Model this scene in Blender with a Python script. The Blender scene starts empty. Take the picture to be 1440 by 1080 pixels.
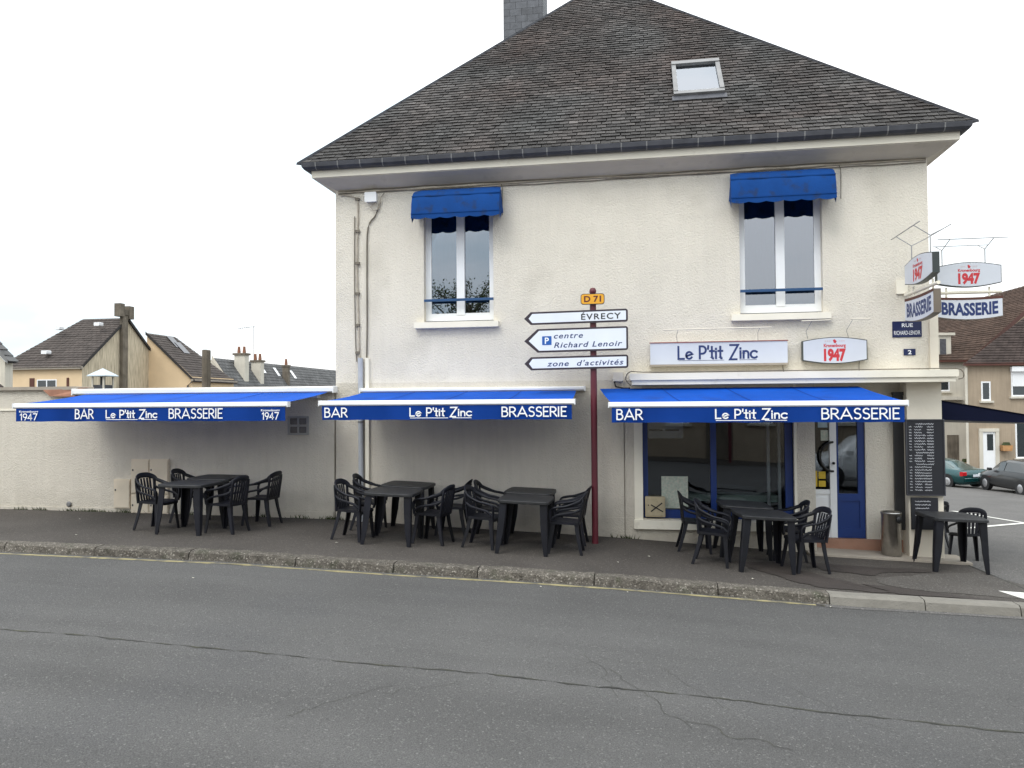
import bpy, math, random
from mathutils import Vector, Matrix, noise as mnoise
random.seed(7)
R = math.radians
scene = bpy.context.scene
col = scene.collection

# ------------------------------------------------------------------ camera
cd = bpy.data.cameras.new('camera'); cam = bpy.data.objects.new('camera', cd); col.objects.link(cam)
cd.sensor_width = 36; cd.lens = 27.0; cd.clip_start = 0.05; cd.clip_end = 3000
cam.matrix_world = (Matrix.Translation((0, -12, 1.91)) @ Matrix.Rotation(R(9.7), 4, 'Z')
                    @ Matrix.Rotation(R(91.4), 4, 'X') @ Matrix.Rotation(R(-0.4), 4, 'Z'))
scene.camera = cam

# ------------------------------------------------------------------ sky and sun (overcast noon)
SUN_EL, SUN_AZ = 52, 205          # degrees; azimuth clockwise from +y
w = bpy.data.worlds.new('World'); scene.world = w; w.use_nodes = True
nt = w.node_tree; N = nt.nodes; L = nt.links; N.clear()
out = N.new('ShaderNodeOutputWorld'); bg = N.new('ShaderNodeBackground'); bg.inputs['Strength'].default_value = 0.1
sky = N.new('ShaderNodeTexSky'); sky.sky_type = 'NISHITA'; sky.sun_disc = False
sky.sun_elevation = R(SUN_EL); sky.sun_rotation = R(SUN_AZ)
tc = N.new('ShaderNodeTexCoord'); sep = N.new('ShaderNodeSeparateXYZ'); L.new(tc.outputs['Generated'], sep.inputs[0])
grad = N.new('ShaderNodeMapRange'); grad.inputs['From Min'].default_value = 0; grad.inputs['From Max'].default_value = 1
grad.inputs['To Min'].default_value = 12.5; grad.inputs['To Max'].default_value = 28.0; L.new(sep.outputs['Z'], grad.inputs['Value'])
mp = N.new('ShaderNodeMapping'); mp.inputs['Scale'].default_value = (1, 1, 2.6); L.new(tc.outputs['Generated'], mp.inputs[0])
nz = N.new('ShaderNodeTexNoise'); nz.inputs['Scale'].default_value = 2.3; nz.inputs['Detail'].default_value = 5; L.new(mp.outputs[0], nz.inputs['Vector'])
rp = N.new('ShaderNodeValToRGB'); L.new(nz.outputs['Fac'], rp.inputs[0])
rp.color_ramp.elements[0].position = .40; rp.color_ramp.elements[0].color = (0.66, .77, .83, 1)
rp.color_ramp.elements[1].position = .56; rp.color_ramp.elements[1].color = (1, 1, 1.0, 1)
mul = N.new('ShaderNodeVectorMath'); mul.operation = 'SCALE'; L.new(rp.outputs[0], mul.inputs[0]); L.new(grad.outputs[0], mul.inputs['Scale'])
mx = N.new('ShaderNodeMix'); mx.data_type = 'RGBA'; mx.inputs['Factor'].default_value = .92
L.new(sky.outputs[0], mx.inputs['A']); L.new(mul.outputs[0], mx.inputs['B'])
L.new(mx.outputs['Result'], bg.inputs['Color']); L.new(bg.outputs[0], out.inputs[0])
sd = bpy.data.lights.new('sun', 'SUN'); sd.energy = 1.3; sd.angle = R(25); sd.color = (1, .97, .92)
so = bpy.data.objects.new('sun', sd); col.objects.link(so); so.location = (-20, -40, 60)
az = R(SUN_AZ); dv = Vector((math.sin(az) * math.cos(R(SUN_EL)), math.cos(az) * math.cos(R(SUN_EL)), math.sin(R(SUN_EL))))
so.rotation_euler = dv.to_track_quat('Z', 'Y').to_euler()
vs = scene.view_settings; vs.view_transform = 'Standard'; vs.look = 'None'; vs.gamma = 1; vs.exposure = 0.12; vs.use_curve_mapping = False

# ------------------------------------------------------------------ materials
MATS = {}
def mat(name, c, rough=.6, var=.12, vscale=3.0, bump=0, bscale=60, metal=0, spec=.5, streak=0, dirt=None, speck=0, speck_col=(.3, .3, .29), speck_scale=70, rnd=0, attr=False, trans=0, coat=0, lowtone=None, hue=None, tracks=0):
    m = bpy.data.materials.new(name); m.use_nodes = True
    t = m.node_tree; n = t.nodes; l = t.links
    p = n['Principled BSDF']; p.inputs['Roughness'].default_value = rough; p.inputs['Metallic'].default_value = metal
    p.inputs['Specular IOR Level'].default_value = spec; p.inputs['Coat Weight'].default_value = coat
    tcn = n.new('ShaderNodeTexCoord'); vec = tcn.outputs['Object']
    def noise(scale, detail=4, sc=None):
        x = n.new('ShaderNodeTexNoise'); x.inputs['Scale'].default_value = scale; x.inputs['Detail'].default_value = detail
        if sc:
            mm = n.new('ShaderNodeMapping'); mm.inputs['Scale'].default_value = sc; l.new(vec, mm.inputs[0]); l.new(mm.outputs[0], x.inputs['Vector'])
        else: l.new(vec, x.inputs['Vector'])
        return x.outputs['Fac']
    def rng(v, a, b, c0, c1):
        x = n.new('ShaderNodeMapRange'); x.inputs['From Min'].default_value = a; x.inputs['From Max'].default_value = b
        x.inputs['To Min'].default_value = c0; x.inputs['To Max'].default_value = c1; l.new(v, x.inputs['Value']); return x.outputs[0]
    def mix(f, a, b, mode='MIX'):
        x = n.new('ShaderNodeMix'); x.data_type = 'RGBA'; x.blend_type = mode
        for s, v in (('Factor', f), ('A', a), ('B', b)):
            if hasattr(v, 'is_output') or isinstance(v, bpy.types.NodeSocket): l.new(v, x.inputs[s])
            elif s == 'Factor': x.inputs[s].default_value = v
            else: x.inputs[s].default_value = (*v, 1)
        return x.outputs['Result']
    def scale(cc, f):
        x = n.new('ShaderNodeVectorMath'); x.operation = 'SCALE'; l.new(cc, x.inputs[0]); l.new(f, x.inputs['Scale']); return x.outputs[0]
    base = mix(0, c, c)
    if hue: base = mix(rng(noise(hue[1]), .38, .62, 0, 1), c, hue[0])
    if var: base = scale(base, rng(noise(vscale, 5), .3, .7, 1 - var, 1 + var))
    if tracks: base = scale(base, rng(noise(1, 3, (.12, 1.1, 1)), .35, .65, 1 - tracks, 1 + tracks))
    if streak: base = scale(base, rng(noise(4, 4, (3, 3, .25)), .35, .75, 1, 1 - streak))
    if dirt: base = mix(rng(noise(dirt[1], 6), dirt[2], dirt[2] + .18, 0, dirt[3]), base, dirt[0])
    if lowtone:  # blends to this tone towards the bottom, edge broken by noise
        sp = n.new('ShaderNodeSeparateXYZ'); l.new(vec, sp.inputs[0])
        mm = n.new('ShaderNodeMath'); mm.operation = 'ADD'; l.new(sp.outputs['Z'], mm.inputs[0]); l.new(rng(noise(5), .3, .7, -.15, .15), mm.inputs[1])
        base = mix(rng(mm.outputs[0], lowtone[1], lowtone[2], lowtone[3], 0), base, lowtone[0])
    if speck:
        v = n.new('ShaderNodeTexVoronoi'); v.inputs['Scale'].default_value = speck_scale; l.new(vec, v.inputs['Vector'])
        sp = n.new('ShaderNodeSeparateColor'); l.new(v.outputs['Color'], sp.inputs[0])
        base = mix(rng(sp.outputs[0], 1 - speck, 1, 0, 1), base, speck_col)
        base = scale(base, rng(noise(speck_scale * 1.3, 2), .3, .7, .66, 1.34))
    if rnd:
        oi = n.new('ShaderNodeObjectInfo'); base = scale(base, rng(oi.outputs['Random'], 0, 1, 1 - rnd, 1 + rnd))
    if attr:
        a = n.new('ShaderNodeAttribute'); a.attribute_name = 'tone'; base = mix(1.0, base, a.outputs['Color'], 'MULTIPLY')
    l.new(base, p.inputs['Base Color'])
    if bump:
        b = n.new('ShaderNodeBump'); b.inputs['Strength'].default_value = min(1, bump); b.inputs['Distance'].default_value = .01 * max(1, bump)
        mr = n.new('ShaderNodeMapping'); mr.inputs['Rotation'].default_value = (.6, .45, .8); l.new(vec, mr.inputs[0])
        nb = n.new('ShaderNodeTexNoise'); nb.inputs['Scale'].default_value = bscale; nb.inputs['Detail'].default_value = 3; l.new(mr.outputs[0], nb.inputs['Vector'])
        nc = n.new('ShaderNodeTexNoise'); nc.inputs['Scale'].default_value = bscale * .37; nc.inputs['Detail'].default_value = 2; l.new(mr.outputs[0], nc.inputs['Vector'])
        ad = n.new('ShaderNodeMath'); ad.operation = 'ADD'; l.new(nb.outputs['Fac'], ad.inputs[0]); l.new(nc.outputs['Fac'], ad.inputs[1]); l.new(ad.outputs[0], b.inputs['Height']); l.new(b.outputs[0], p.inputs['Normal'])
    if trans:
        tr = n.new('ShaderNodeBsdfTranslucent'); l.new(base, tr.inputs[0]); ms = n.new('ShaderNodeMixShader'); ms.inputs[0].default_value = trans
        o = n['Material Output']; l.new(p.outputs[0], ms.inputs[1]); l.new(tr.outputs[0], ms.inputs[2]); l.new(ms.outputs[0], o.inputs[0])
    MATS[name] = m; return m

def glass(name, tint=(.5, .53, .55), ior=2.0, rough=.0):
    m = bpy.data.materials.new(name); m.use_nodes = True; t = m.node_tree; n = t.nodes; l = t.links
    n.remove(n['Principled BSDF']); o = n['Material Output']
    tr = n.new('ShaderNodeBsdfTransparent'); tr.inputs[0].default_value = (*tint, 1)
    gl = n.new('ShaderNodeBsdfGlossy'); gl.inputs['Roughness'].default_value = rough; gl.inputs[0].default_value = (.86, .92, 1, 1)
    fr = n.new('ShaderNodeFresnel'); fr.inputs['IOR'].default_value = ior
    tcn = n.new('ShaderNodeTexCoord'); ns = n.new('ShaderNodeTexNoise'); ns.inputs['Scale'].default_value = 1.3; l.new(tcn.outputs['Object'], ns.inputs['Vector'])
    b = n.new('ShaderNodeBump'); b.inputs['Strength'].default_value = .04; b.inputs['Distance'].default_value = .02; l.new(ns.outputs['Fac'], b.inputs['Height']); l.new(b.outputs[0], gl.inputs['Normal'])
    ms = n.new('ShaderNodeMixShader'); l.new(fr.outputs[0], ms.inputs[0]); l.new(tr.outputs[0], ms.inputs[1]); l.new(gl.outputs[0], ms.inputs[2]); l.new(ms.outputs[0], o.inputs[0])
    MATS[name] = m; return m

mat('render', (.76, .71, .615), .9, .05, 1.2, bump=1.25, bscale=105, spec=.2, streak=.04, dirt=((.52, .48, .40), 1.1, .54, .40))
mat('render_low', (.66, .61, .525), .9, .06, 1.2, bump=1.25, bscale=105, spec=.2, streak=.06, lowtone=((.30, .27, .21), -.5, .5, .55), dirt=((.42, .385, .32), 1.2, .54, .40))
mat('render_smooth', (.72, .665, .56), .8, .05, 2, bump=.3, bscale=20, spec=.3, dirt=((.35, .31, .25), 3, .62, .4))
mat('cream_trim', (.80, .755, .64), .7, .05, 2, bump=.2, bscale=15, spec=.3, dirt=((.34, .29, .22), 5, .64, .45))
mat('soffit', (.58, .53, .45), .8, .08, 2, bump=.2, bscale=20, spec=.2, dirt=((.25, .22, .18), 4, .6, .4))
mat('slate', (.060, .059, .058), .72, .3, 9, hue=((.050, .041, .038), .45), bump=.5, bscale=45, spec=.22, attr=True, dirt=((.10, .098, .082), 26, .55, .5))
mat('slate_under', (.03, .028, .028), .9)
mat('slate_blue', (.10, .105, .115), .6, .2, 9, bump=.3, bscale=45, spec=.4, attr=True)
mat('zinc', (.05, .052, .062), .55, .25, 5, metal=.2, bump=.2, bscale=20)
mat('zinc_light', (.20, .20, .20), .5, .15, 5, metal=.3)
mat('pvc', (.80, .81, .82), .3, .03, 3)
mat('white_paint', (.80, .81, .82), .35, .04, 3, dirt=((.5, .5, .48), 6, .66, .3))
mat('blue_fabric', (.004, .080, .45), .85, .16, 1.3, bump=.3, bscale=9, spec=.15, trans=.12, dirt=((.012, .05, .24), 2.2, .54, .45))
mat('shade_and_seam_blue', (.004, .040, .235), .85, .10, 1.6, bump=.15, bscale=200, spec=.15, trans=.05)  # blue_fabric with the valance's shade put into its colour; also the seams
mat('hood_fabric', (.006, .050, .205), .85, .1, 3, bump=.2, bscale=100, spec=.15, dirt=((.022, .032, .06), 7, .55, .7))
mat('backlit_navy', (.004, .006, .022), .85, .1, 2, spec=.15)  # backlit shade of the side awning is put into this fabric colour
mat('blue_paint', (.008, .035, .17), .35, .08, 4, spec=.5)
mat('rail_blue', (.01, .06, .16), .4, .1, 5)
mat('plastic', (.0055, .006, .010), .50, .3, 6, bump=.12, bscale=120, rnd=.35, spec=.32, dirt=((.022, .022, .022), 11, .6, .5))
mat('tabletop', (.013, .0135, .015), .48, .25, 10, bump=.2, bscale=90, rnd=.2, dirt=((.06, .06, .062), 9, .55, .4))
mat('letter_white', (.85, .86, .87), .5, .02)
mat('letter_navy', (.012, .03, .13), .5, .02)
mat('letter_red', (.55, .03, .04), .5, .02)
mat('sign_strip', (.30, .07, .06), .5); mat('letter_dark_red', (.10, .008, .008), .5); mat('letter_black', (.02, .02, .022), .5, .02)
mat('sign_white', (.74, .78, .84), .35, .04, 3)
mat('sign_face', (.60, .63, .69), .4, .04, 3)
mat('sign_edge', (.03, .02, .03), .5)
mat('sign_yellow', (.75, .36, .02), .4, .05)
mat('sign_blue', (.01, .10, .38), .4, .05)
mat('maroon', (.10, .012, .022), .45, .12, 4, bump=.1)
mat('plate_blue', (.01, .018, .075), .3, .1)
mat('steel', (.42, .41, .39), .28, .2, 8, metal=1, dirt=((.12, .1, .08), 12, .6, .5))
mat('black', (.012, .012, .013), .5, .1)
mat('chalkboard', (.011, .012, .017), .7, .2, 4)
mat('chalk', (.55, .56, .60), .9, .1)
mat('grey_metal', (.33, .33, .33), .45, .1, 5, metal=.4)
mat('pipe_grey', (.42, .44, .47), .5, .1, 5)
mat('cable', (.40, .35, .28), .8, .2, 8)
mat('cable_dark', (.15, .13, .10), .8, .2, 8)
mat('cabinet_cream', (.68, .59, .46), .6, .08, 4, dirt=((.35, .3, .22), 6, .62, .4))
mat('meter_box', (.45, .38, .25), .6, .12, 10, dirt=((.22, .18, .1), 14, .6, .5))
mat('poster', (.36, .43, .36), .6, .15, 22, hue=((.5, .5, .42), 30))
mat('poster_blue', (.35, .45, .5), .6, .1, 12)
mat('poster_yellow', (.6, .42, .03), .6, .1, 12)
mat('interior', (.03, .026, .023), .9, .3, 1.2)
mat('interior_pale', (.50, .60, .54), .5, .1, 4)
mat('tile_red', (.34, .18, .12), .6, .15, 5, bump=.2, dirt=((.2, .15, .12), 5, .55, .5))
mat('slab', (.33, .29, .24), .8, .12, 4, bump=.3, dirt=((.15, .13, .11), 4, .6, .5))
mat('road', (.095, .093, .091), .88, .09, .7, bump=1.1, bscale=130, spec=.22, speck=.08, speck_col=(.165, .162, .155), speck_scale=85, tracks=.12, dirt=((.070, .070, .073), .35, .5, .6))
mat('side_road', (.118, .113, .108), .88, .12, .8, bump=1, bscale=90, spec=.25, speck=.1, speck_col=(.2, .19, .18), speck_scale=50, dirt=((.09, .086, .083), .6, .55, .5))
mat('pavement', (.072, .064, .057), .88, .14, .9, bump=1.2, bscale=90, spec=.25, speck=.07, speck_col=(.14, .125, .11), speck_scale=70, dirt=((.052, .045, .040), .8, .52, .5))
mat('pavement_pale', (.088, .080, .072), .88, .14, 1.2, bump=1.2, bscale=90, spec=.25, speck=.08, speck_col=(.18, .17, .16), speck_scale=70)
mat('wet', (.046, .038, .034), .7, .2, 2, bump=.8, bscale=90, spec=.3)
mat('ground', (.08, .08, .075), .9, .2, .1)
mat('granite', (.105, .094, .080), .9, .25, 14, bump=2.0, bscale=35, spec=.2, speck=.2, speck_col=(.24, .22, .19), speck_scale=60, rnd=.12, dirt=((.05, .055, .035), 5, .55, .7))
mat('concrete_kerb', (.20, .188, .165), .85, .1, 6, bump=.6, bscale=60, spec=.2, rnd=.06, dirt=((.18, .16, .13), 5, .6, .5))
mat('gutter_yellow', (.27, .235, .12), .85, .25, 5, dirt=((.10, .095, .08), 6, .48, .9))
mat('road_white', (.66, .65, .60), .7, .12, 6, dirt=((.3, .29, .27), 9, .6, .5))
mat('crack', (.030, .030, .027), .95, .35, 8, hue=((.052, .052, .036), 5))
mat('weed', (.045, .06, .02), .8, .3, 8)
mat('litter', (.6, .57, .48), .8)
mat('leaf', (.05, .075, .022), .7, .3, 3, trans=.2)
mat('bark', (.10, .08, .06), .9, .3, 8, bump=.8)
mat('peach', (.70, .53, .34), .9, .05, 1.2, spec=.2)
mat('peach_stained', (.62, .53, .39), .9, .06, 1.2, streak=.55, spec=.2)
mat('dark_concrete', (.17, .145, .115), .9, .25, 2, streak=.4, spec=.2)
mat('roof_dark', (.068, .056, .050), .85, .2, 2, bump=.6, bscale=12, attr=True, spec=.3)
mat('roof_grey', (.105, .105, .105), .85, .2, 1, attr=True, spec=.3)
mat('roof_brown', (.072, .048, .037), .9, .25, 2, attr=True, spec=.2)
mat('roof_black', (.05, .038, .034), .9, .25, 2, attr=True, spec=.2)
mat('fascia_brown', (.09, .03, .02), .7, .1)
mat('wall_tan', (.36, .29, .215), .9, .12, 1, streak=.15, spec=.2, bump=.5, bscale=10)
mat('wall_pale', (.60, .56, .48), .9, .08, 1, streak=.12, spec=.2)
mat('wall_gable', (.55, .45, .30), .9, .15, 1, streak=.3, spec=.2, dirt=((.3, .24, .17), 1.5, .5, .5))
mat('brick_tile', (.28, .13, .08), .8, .2, 6)
mat('zinc_roof', (.45, .52, .56), .4, .08, 2, metal=.2)
mat('glass_block', (.10, .10, .11), .15, .2, 10)
mat('car_green', (.006, .055, .058), .25, .05, 2, metal=.3, coat=.6)
mat('car_grey', (.03, .032, .034), .28, .05, 2, metal=.4, coat=.5)
mat('car_white', (.75, .76, .76), .3, .03, 2, coat=.5)
mat('car_glass', (.02, .028, .032), .06, .1, 2, spec=.9)
mat('tyre', (.015, .015, .016), .85, .1)
mat('rim', (.45, .45, .46), .35, .1, 5, metal=.7)
mat('tail_red', (.45, .01, .015), .25, .1)
mat('plant_box', (.42, .22, .09), .8, .2, 5)
glass('glass_upper', (.40, .42, .45), 3.0)
glass('glass_shop', (.72, .74, .74), 1.70)
glass('glass_sky', (.5, .55, .6), 3.1)

# ------------------------------------------------------------------ object helpers
def tag(o, label=None, cat=None, group=None, kind=None):
    if label: o['label'] = label
    if cat: o['category'] = cat
    if group: o['group'] = group
    if kind: o['kind'] = kind
    return o
def org_of(o):
    v = Vector((0, 0, 0))
    while o is not None: v += o.location; o = o.parent
    return v
def thing(name, label, cat, loc=(0, 0, 0), group=None, rz=0):
    o = bpy.data.objects.new(name, None); col.objects.link(o); o.empty_display_size = .1
    o.location = loc; o.rotation_euler = (0, 0, rz)
    return tag(o, label, cat, group)

class MB:
    def __init__(s): s.v = []; s.f = []; s.sm = []; s.tone = []
    def add(s, vs, fs, smooth=False, tone=None):
        k = len(s.v); s.v += [tuple(p) for p in vs]; s.f += [tuple(i + k for i in f) for f in fs]; s.sm += [smooth] * len(fs)
        s.tone += [tone or (1, 1, 1)] * len(fs); return s
    def box(s, x0, x1, y0, y1, z0, z1, b=0, tone=None):
        if b:
            return s.prism([(x0 + b, z0), (x1 - b, z0), (x1, z0 + b), (x1, z1 - b), (x1 - b, z1), (x0 + b, z1), (x0, z1 - b), (x0, z0 + b)], lambda u, v, d: (u, d, v), y0, y1)
        vs = [(x, y, z) for x in (x0, x1) for y in (y0, y1) for z in (z0, z1)]
        return s.add(vs, [(0, 1, 3, 2), (4, 6, 7, 5), (0, 4, 5, 1), (2, 3, 7, 6), (0, 2, 6, 4), (1, 5, 7, 3)], tone=tone)
    def hexa(s, b, t, tone=None):   # 4 bottom + 4 top points
        return s.add(list(b) + list(t), [(3, 2, 1, 0), (4, 5, 6, 7), (0, 1, 5, 4), (1, 2, 6, 5), (2, 3, 7, 6), (3, 0, 4, 7)], tone=tone)
    def prism(s, poly, fr, d0, d1, smooth=False):
        n = len(poly); vs = [fr(u, v, d0) for u, v in poly] + [fr(u, v, d1) for u, v in poly]
        return s.add(vs, [tuple(range(n)), tuple(range(2 * n - 1, n - 1, -1))] + [(i, i + n, (i + 1) % n + n, (i + 1) % n) for i in range(n)], smooth)
    def quad(s, *p, tone=None): return s.add(p, [tuple(range(len(p)))], tone=tone)
    def tube(s, pts, r, n=8, r2=None, cap=True):
        pts = [Vector(p) for p in pts]; m = len(pts); ring = []
        for i, p in enumerate(pts):
            t = (pts[min(i + 1, m - 1)] - pts[max(i - 1, 0)]).normalized()
            a = Vector((0, 0, 1)) if abs(t.z) < .9 else Vector((1, 0, 0)); u = t.cross(a).normalized(); v = t.cross(u)
            rr = r if r2 is None else r + (r2 - r) * i / max(1, m - 1)
            ring += [p + (u * math.cos(2 * math.pi * k / n) + v * math.sin(2 * math.pi * k / n)) * rr for k in range(n)]
        fs = [(i * n + k, i * n + (k + 1) % n, (i + 1) * n + (k + 1) % n, (i + 1) * n + k) for i in range(m - 1) for k in range(n)]
        s.add(ring, fs, True)
        if cap: s.add(ring[:n], [tuple(range(n))]); s.add(ring[-n:], [tuple(range(n))][::-1])
        return s
    def lathe(s, prof, c=(0, 0, 0), n=20, smooth=True):
        vs = [(c[0] + r * math.cos(2 * math.pi * k / n), c[1] + r * math.sin(2 * math.pi * k / n), c[2] + z) for r, z in prof for k in range(n)]
        m = len(prof)
        s.add(vs, [(i * n + k, i * n + (k + 1) % n, (i + 1) * n + (k + 1) % n, (i + 1) * n + k) for i in range(m - 1) for k in range(n)], smooth)
        s.add(vs[:n], [tuple(range(n))]); s.add(vs[-n:], [tuple(range(n))]); return s
    def sweep(s, pts, ups, ws, ths, sub=5):
        P = cat_rom([Vector(p) for p in pts], sub); U = cat_rom([Vector(u) for u in ups], sub)
        W = [v.x for v in cat_rom([Vector((a, b, 0)) for a, b in zip(ws, ths)], sub)]; T = [v.y for v in cat_rom([Vector((a, b, 0)) for a, b in zip(ws, ths)], sub)]
        m = len(P); ring = []
        for i in range(m):
            t = (P[min(i + 1, m - 1)] - P[max(i - 1, 0)]).normalized(); u = (U[i] - t * U[i].dot(t)).normalized(); v = t.cross(u)
            a, b = W[i] / 2, T[i] / 2; c = min(a, b) * .5
            for x, y in ((a - c, -b), (a, -b + c), (a, b - c), (a - c, b), (-a + c, b), (-a, b - c), (-a, -b + c), (-a + c, -b)):
                ring.append(P[i] + u * x + v * y)
        n = 8
        s.add(ring, [(i * n + k, i * n + (k + 1) % n, (i + 1) * n + (k + 1) % n, (i + 1) * n + k) for i in range(m - 1) for k in range(n)], True)
        s.add(ring[:n], [tuple(range(n))]); s.add(ring[-n:], [tuple(range(n))]); return s
    def mesh(s, name, m, org=(0, 0, 0)):
        me = bpy.data.meshes.new(name); o = Vector(org)
        me.from_pydata([tuple(Vector(p) - o) for p in s.v], [], s.f); me.materials.append(MATS[m] if isinstance(m, str) else m)
        me.polygons.foreach_set('use_smooth', s.sm)
        if any(t != (1, 1, 1) for t in s.tone):
            a = me.attributes.new('tone', 'FLOAT_COLOR', 'CORNER'); d = []
            for pl, t in zip(me.polygons, s.tone): d += [t[0], t[1], t[2], 1] * pl.loop_total
            a.data.foreach_set('color', d)
        elif MATS and isinstance(m, str) and m in ('slate', 'slate_blue', 'roof_dark', 'roof_grey', 'roof_brown', 'roof_black'):
            a = me.attributes.new('tone', 'FLOAT_COLOR', 'CORNER'); a.data.foreach_set('color', [1.0] * (4 * len(me.loops)))
        me.update(); return me
    def build(s, name, m, parent=None, label=None, kind=None, cat=None, group=None, org=None, recalc=True):
        base = org_of(parent) if parent is not None else Vector((0, 0, 0))
        o0 = Vector(org) if org is not None else base
        me = s.mesh(name, m, o0)
        if recalc:
            import bmesh
            bm = bmesh.new(); bm.from_mesh(me); bmesh.ops.recalc_face_normals(bm, faces=bm.faces); bm.to_mesh(me); bm.free()
        o = bpy.data.objects.new(name, me); col.objects.link(o); o.parent = parent; o.location = o0 - base
        return tag(o, label, cat, group, kind)

def cat_rom(P, sub):
    if len(P) < 3: sub = 1 if len(P) < 2 else sub
    out = []
    for i in range(len(P) - 1):
        a = P[max(i - 1, 0)]; b = P[i]; c = P[i + 1]; d = P[min(i + 2, len(P) - 1)]
        for k in range(sub):
            t = k / sub
            out.append(.5 * ((2 * b) + (c - a) * t + (2 * a - 5 * b + 4 * c - d) * t * t + (3 * b - a - 3 * c + d) * t ** 3))
    out.append(P[-1]); return out
def frame(o, u=(1, 0, 0), v=(0, 0, 1), n=(0, -1, 0)):
    o, u, v, n = map(Vector, (o, u, v, n))
    return lambda a, b, d=0: tuple(o + u * a + v * b + n * d)
def copy_tree(o, parent=None):
    c = o.copy(); col.objects.link(c); c.parent = parent
    for ch in [x for x in list(bpy.data.objects) if x.parent is o]: copy_tree(ch, c)
    return c

# ---- lettering
def arc(cx, cy, rx, ry, a0, a1, n=10):
    return [(cx + rx * math.cos(R(a0 + (a1 - a0) * i / n)), cy + ry * math.sin(R(a0 + (a1 - a0) * i / n))) for i in range(n + 1)]
GL = {  # art-deco strokes, cap height 1
 'B': (.46, [[(0, 0), (0, 1)], [(0, 1), (.2, 1)] + arc(.2, .775, .2, .225, 90, -90)[1:] + [(0, .55)], [(.2, .55)] + arc(.22, .275, .24, .275, 90, -90)[1:] + [(0, 0)]]),
 'A': (.74, [[(0, 0), (.37, 1), (.74, 0)], [(.13, .3), (.61, .3)]]),
 'R': (.48, [[(0, 0), (0, 1)], [(0, 1), (.2, 1)] + arc(.2, .74, .24, .26, 90, -90)[1:] + [(0, .48)], [(.2, .48), (.5, 0)]]),
 'S': (.42, [arc(.22, .76, .2, .24, 40, 250, 12) + arc(.2, .26, .22, .26, 70, -140, 12)]),
 'E': (.38, [[(.38, 1), (0, 1), (0, 0), (.38, 0)], [(0, .52), (.32, .52)]]),
 'I': (.0, [[(0, 0), (0, 1)]]),
 'L': (.42, [[(0, 1), (0, 0), (.42, 0)]]),
 'e': (.46, [[(.03, .22), (.45, .38)] + arc(.23, .28, .23, .28, 22, 325, 14)]),
 'P': (.46, [[(0, 0), (0, 1)], [(0, 1), (.2, 1)] + arc(.2, .70, .26, .30, 90, -90)[1:] + [(0, .40)]]),
 "'": (.02, [[(.02, 1.02), (.0, .78)]]),
 't': (.24, [[(.1, .95), (.1, .12)] + arc(.2, .12, .1, .12, 180, 270, 4), [(-.06, .6), (.26, .6)]]),
 'i': (.0, [[(0, 0), (0, .56)], [(0, .74), (0, .8)]]),
 'Z': (.62, [[(.02, 1.06), (.62, 1.06), (0, -.1), (.5, -.1)]]),
 'n': (.36, [[(0, 0), (0, .56)], [(0, .36)] + arc(.18, .36, .18, .2, 180, 0) + [(.36, 0)]]),
 'c': (.40, [arc(.27, .28, .27, .28, 45, 315, 12)]),
 '1': (.2, [[(0, .8), (.16, 1), (.16, 0)]]),
 '9': (.46, [arc(.23, .7, .23, .3, 0, 360, 16), [(.46, .7), (.42, .4), (.22, 0)]]),
 '4': (.5, [[(.36, 0), (.36, 1), (0, .28), (.5, .28)]]),
 '7': (.46, [[(0, 1), (.46, 1), (.14, 0)]]),
 ' ': (.24, []),
}
def ribbon(pts, wd):
    n = len(pts); Lf = []; Rt = []
    P = [Vector(p) for p in pts]
    for i in range(n):
        d0 = (P[i] - P[i - 1]).normalized() if i > 0 else (P[1] - P[0]).normalized()
        d1 = (P[i + 1] - P[i]).normalized() if i < n - 1 else d0
        t = (d0 + d1); t = t.normalized() if t.length > 1e-6 else d0
        nn = Vector((-t.y, t.x)); k = 1 / max(.45, nn.dot(Vector((-d0.y, d0.x))))
        Lf.append(P[i] + nn * wd / 2 * k); Rt.append(P[i] - nn * wd / 2 * k)
    return Lf, Rt
def strokes(word, h, wd, fr, u0, u1, mb=None, v0=0, gap=.17, skew=0):
    mb = mb or MB(); x = 0; S = []
    for ch in word:
        gw, st = GL[ch]
        for s_ in st: S.append([(x + a, b) for a, b in s_])
        x += gw + gap + (.06 if ch in 'Ii' else 0)
    x -= gap; sx = (u1 - u0) / x
    for k, s_ in enumerate(S):
        pts = [(u0 + a * sx, v0 + b * h) for a, b in s_]
        e = wd / 2
        d = (Vector(pts[0]) - Vector(pts[1])).normalized() * e * .8; pts[0] = tuple(Vector(pts[0]) + d)
        d = (Vector(pts[-1]) - Vector(pts[-2])).normalized() * e * .8; pts[-1] = tuple(Vector(pts[-1]) + d)
        Lf, Rt = ribbon(pts, wd); n = len(Lf); dd = .0004 * (k % 5)
        mb.add([fr(p.x, p.y, dd) for p in Lf] + [fr(p.x, p.y, dd) for p in Rt], [(i, i + 1, n + i + 1, n + i) for i in range(n - 1)])
    return mb
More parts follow.
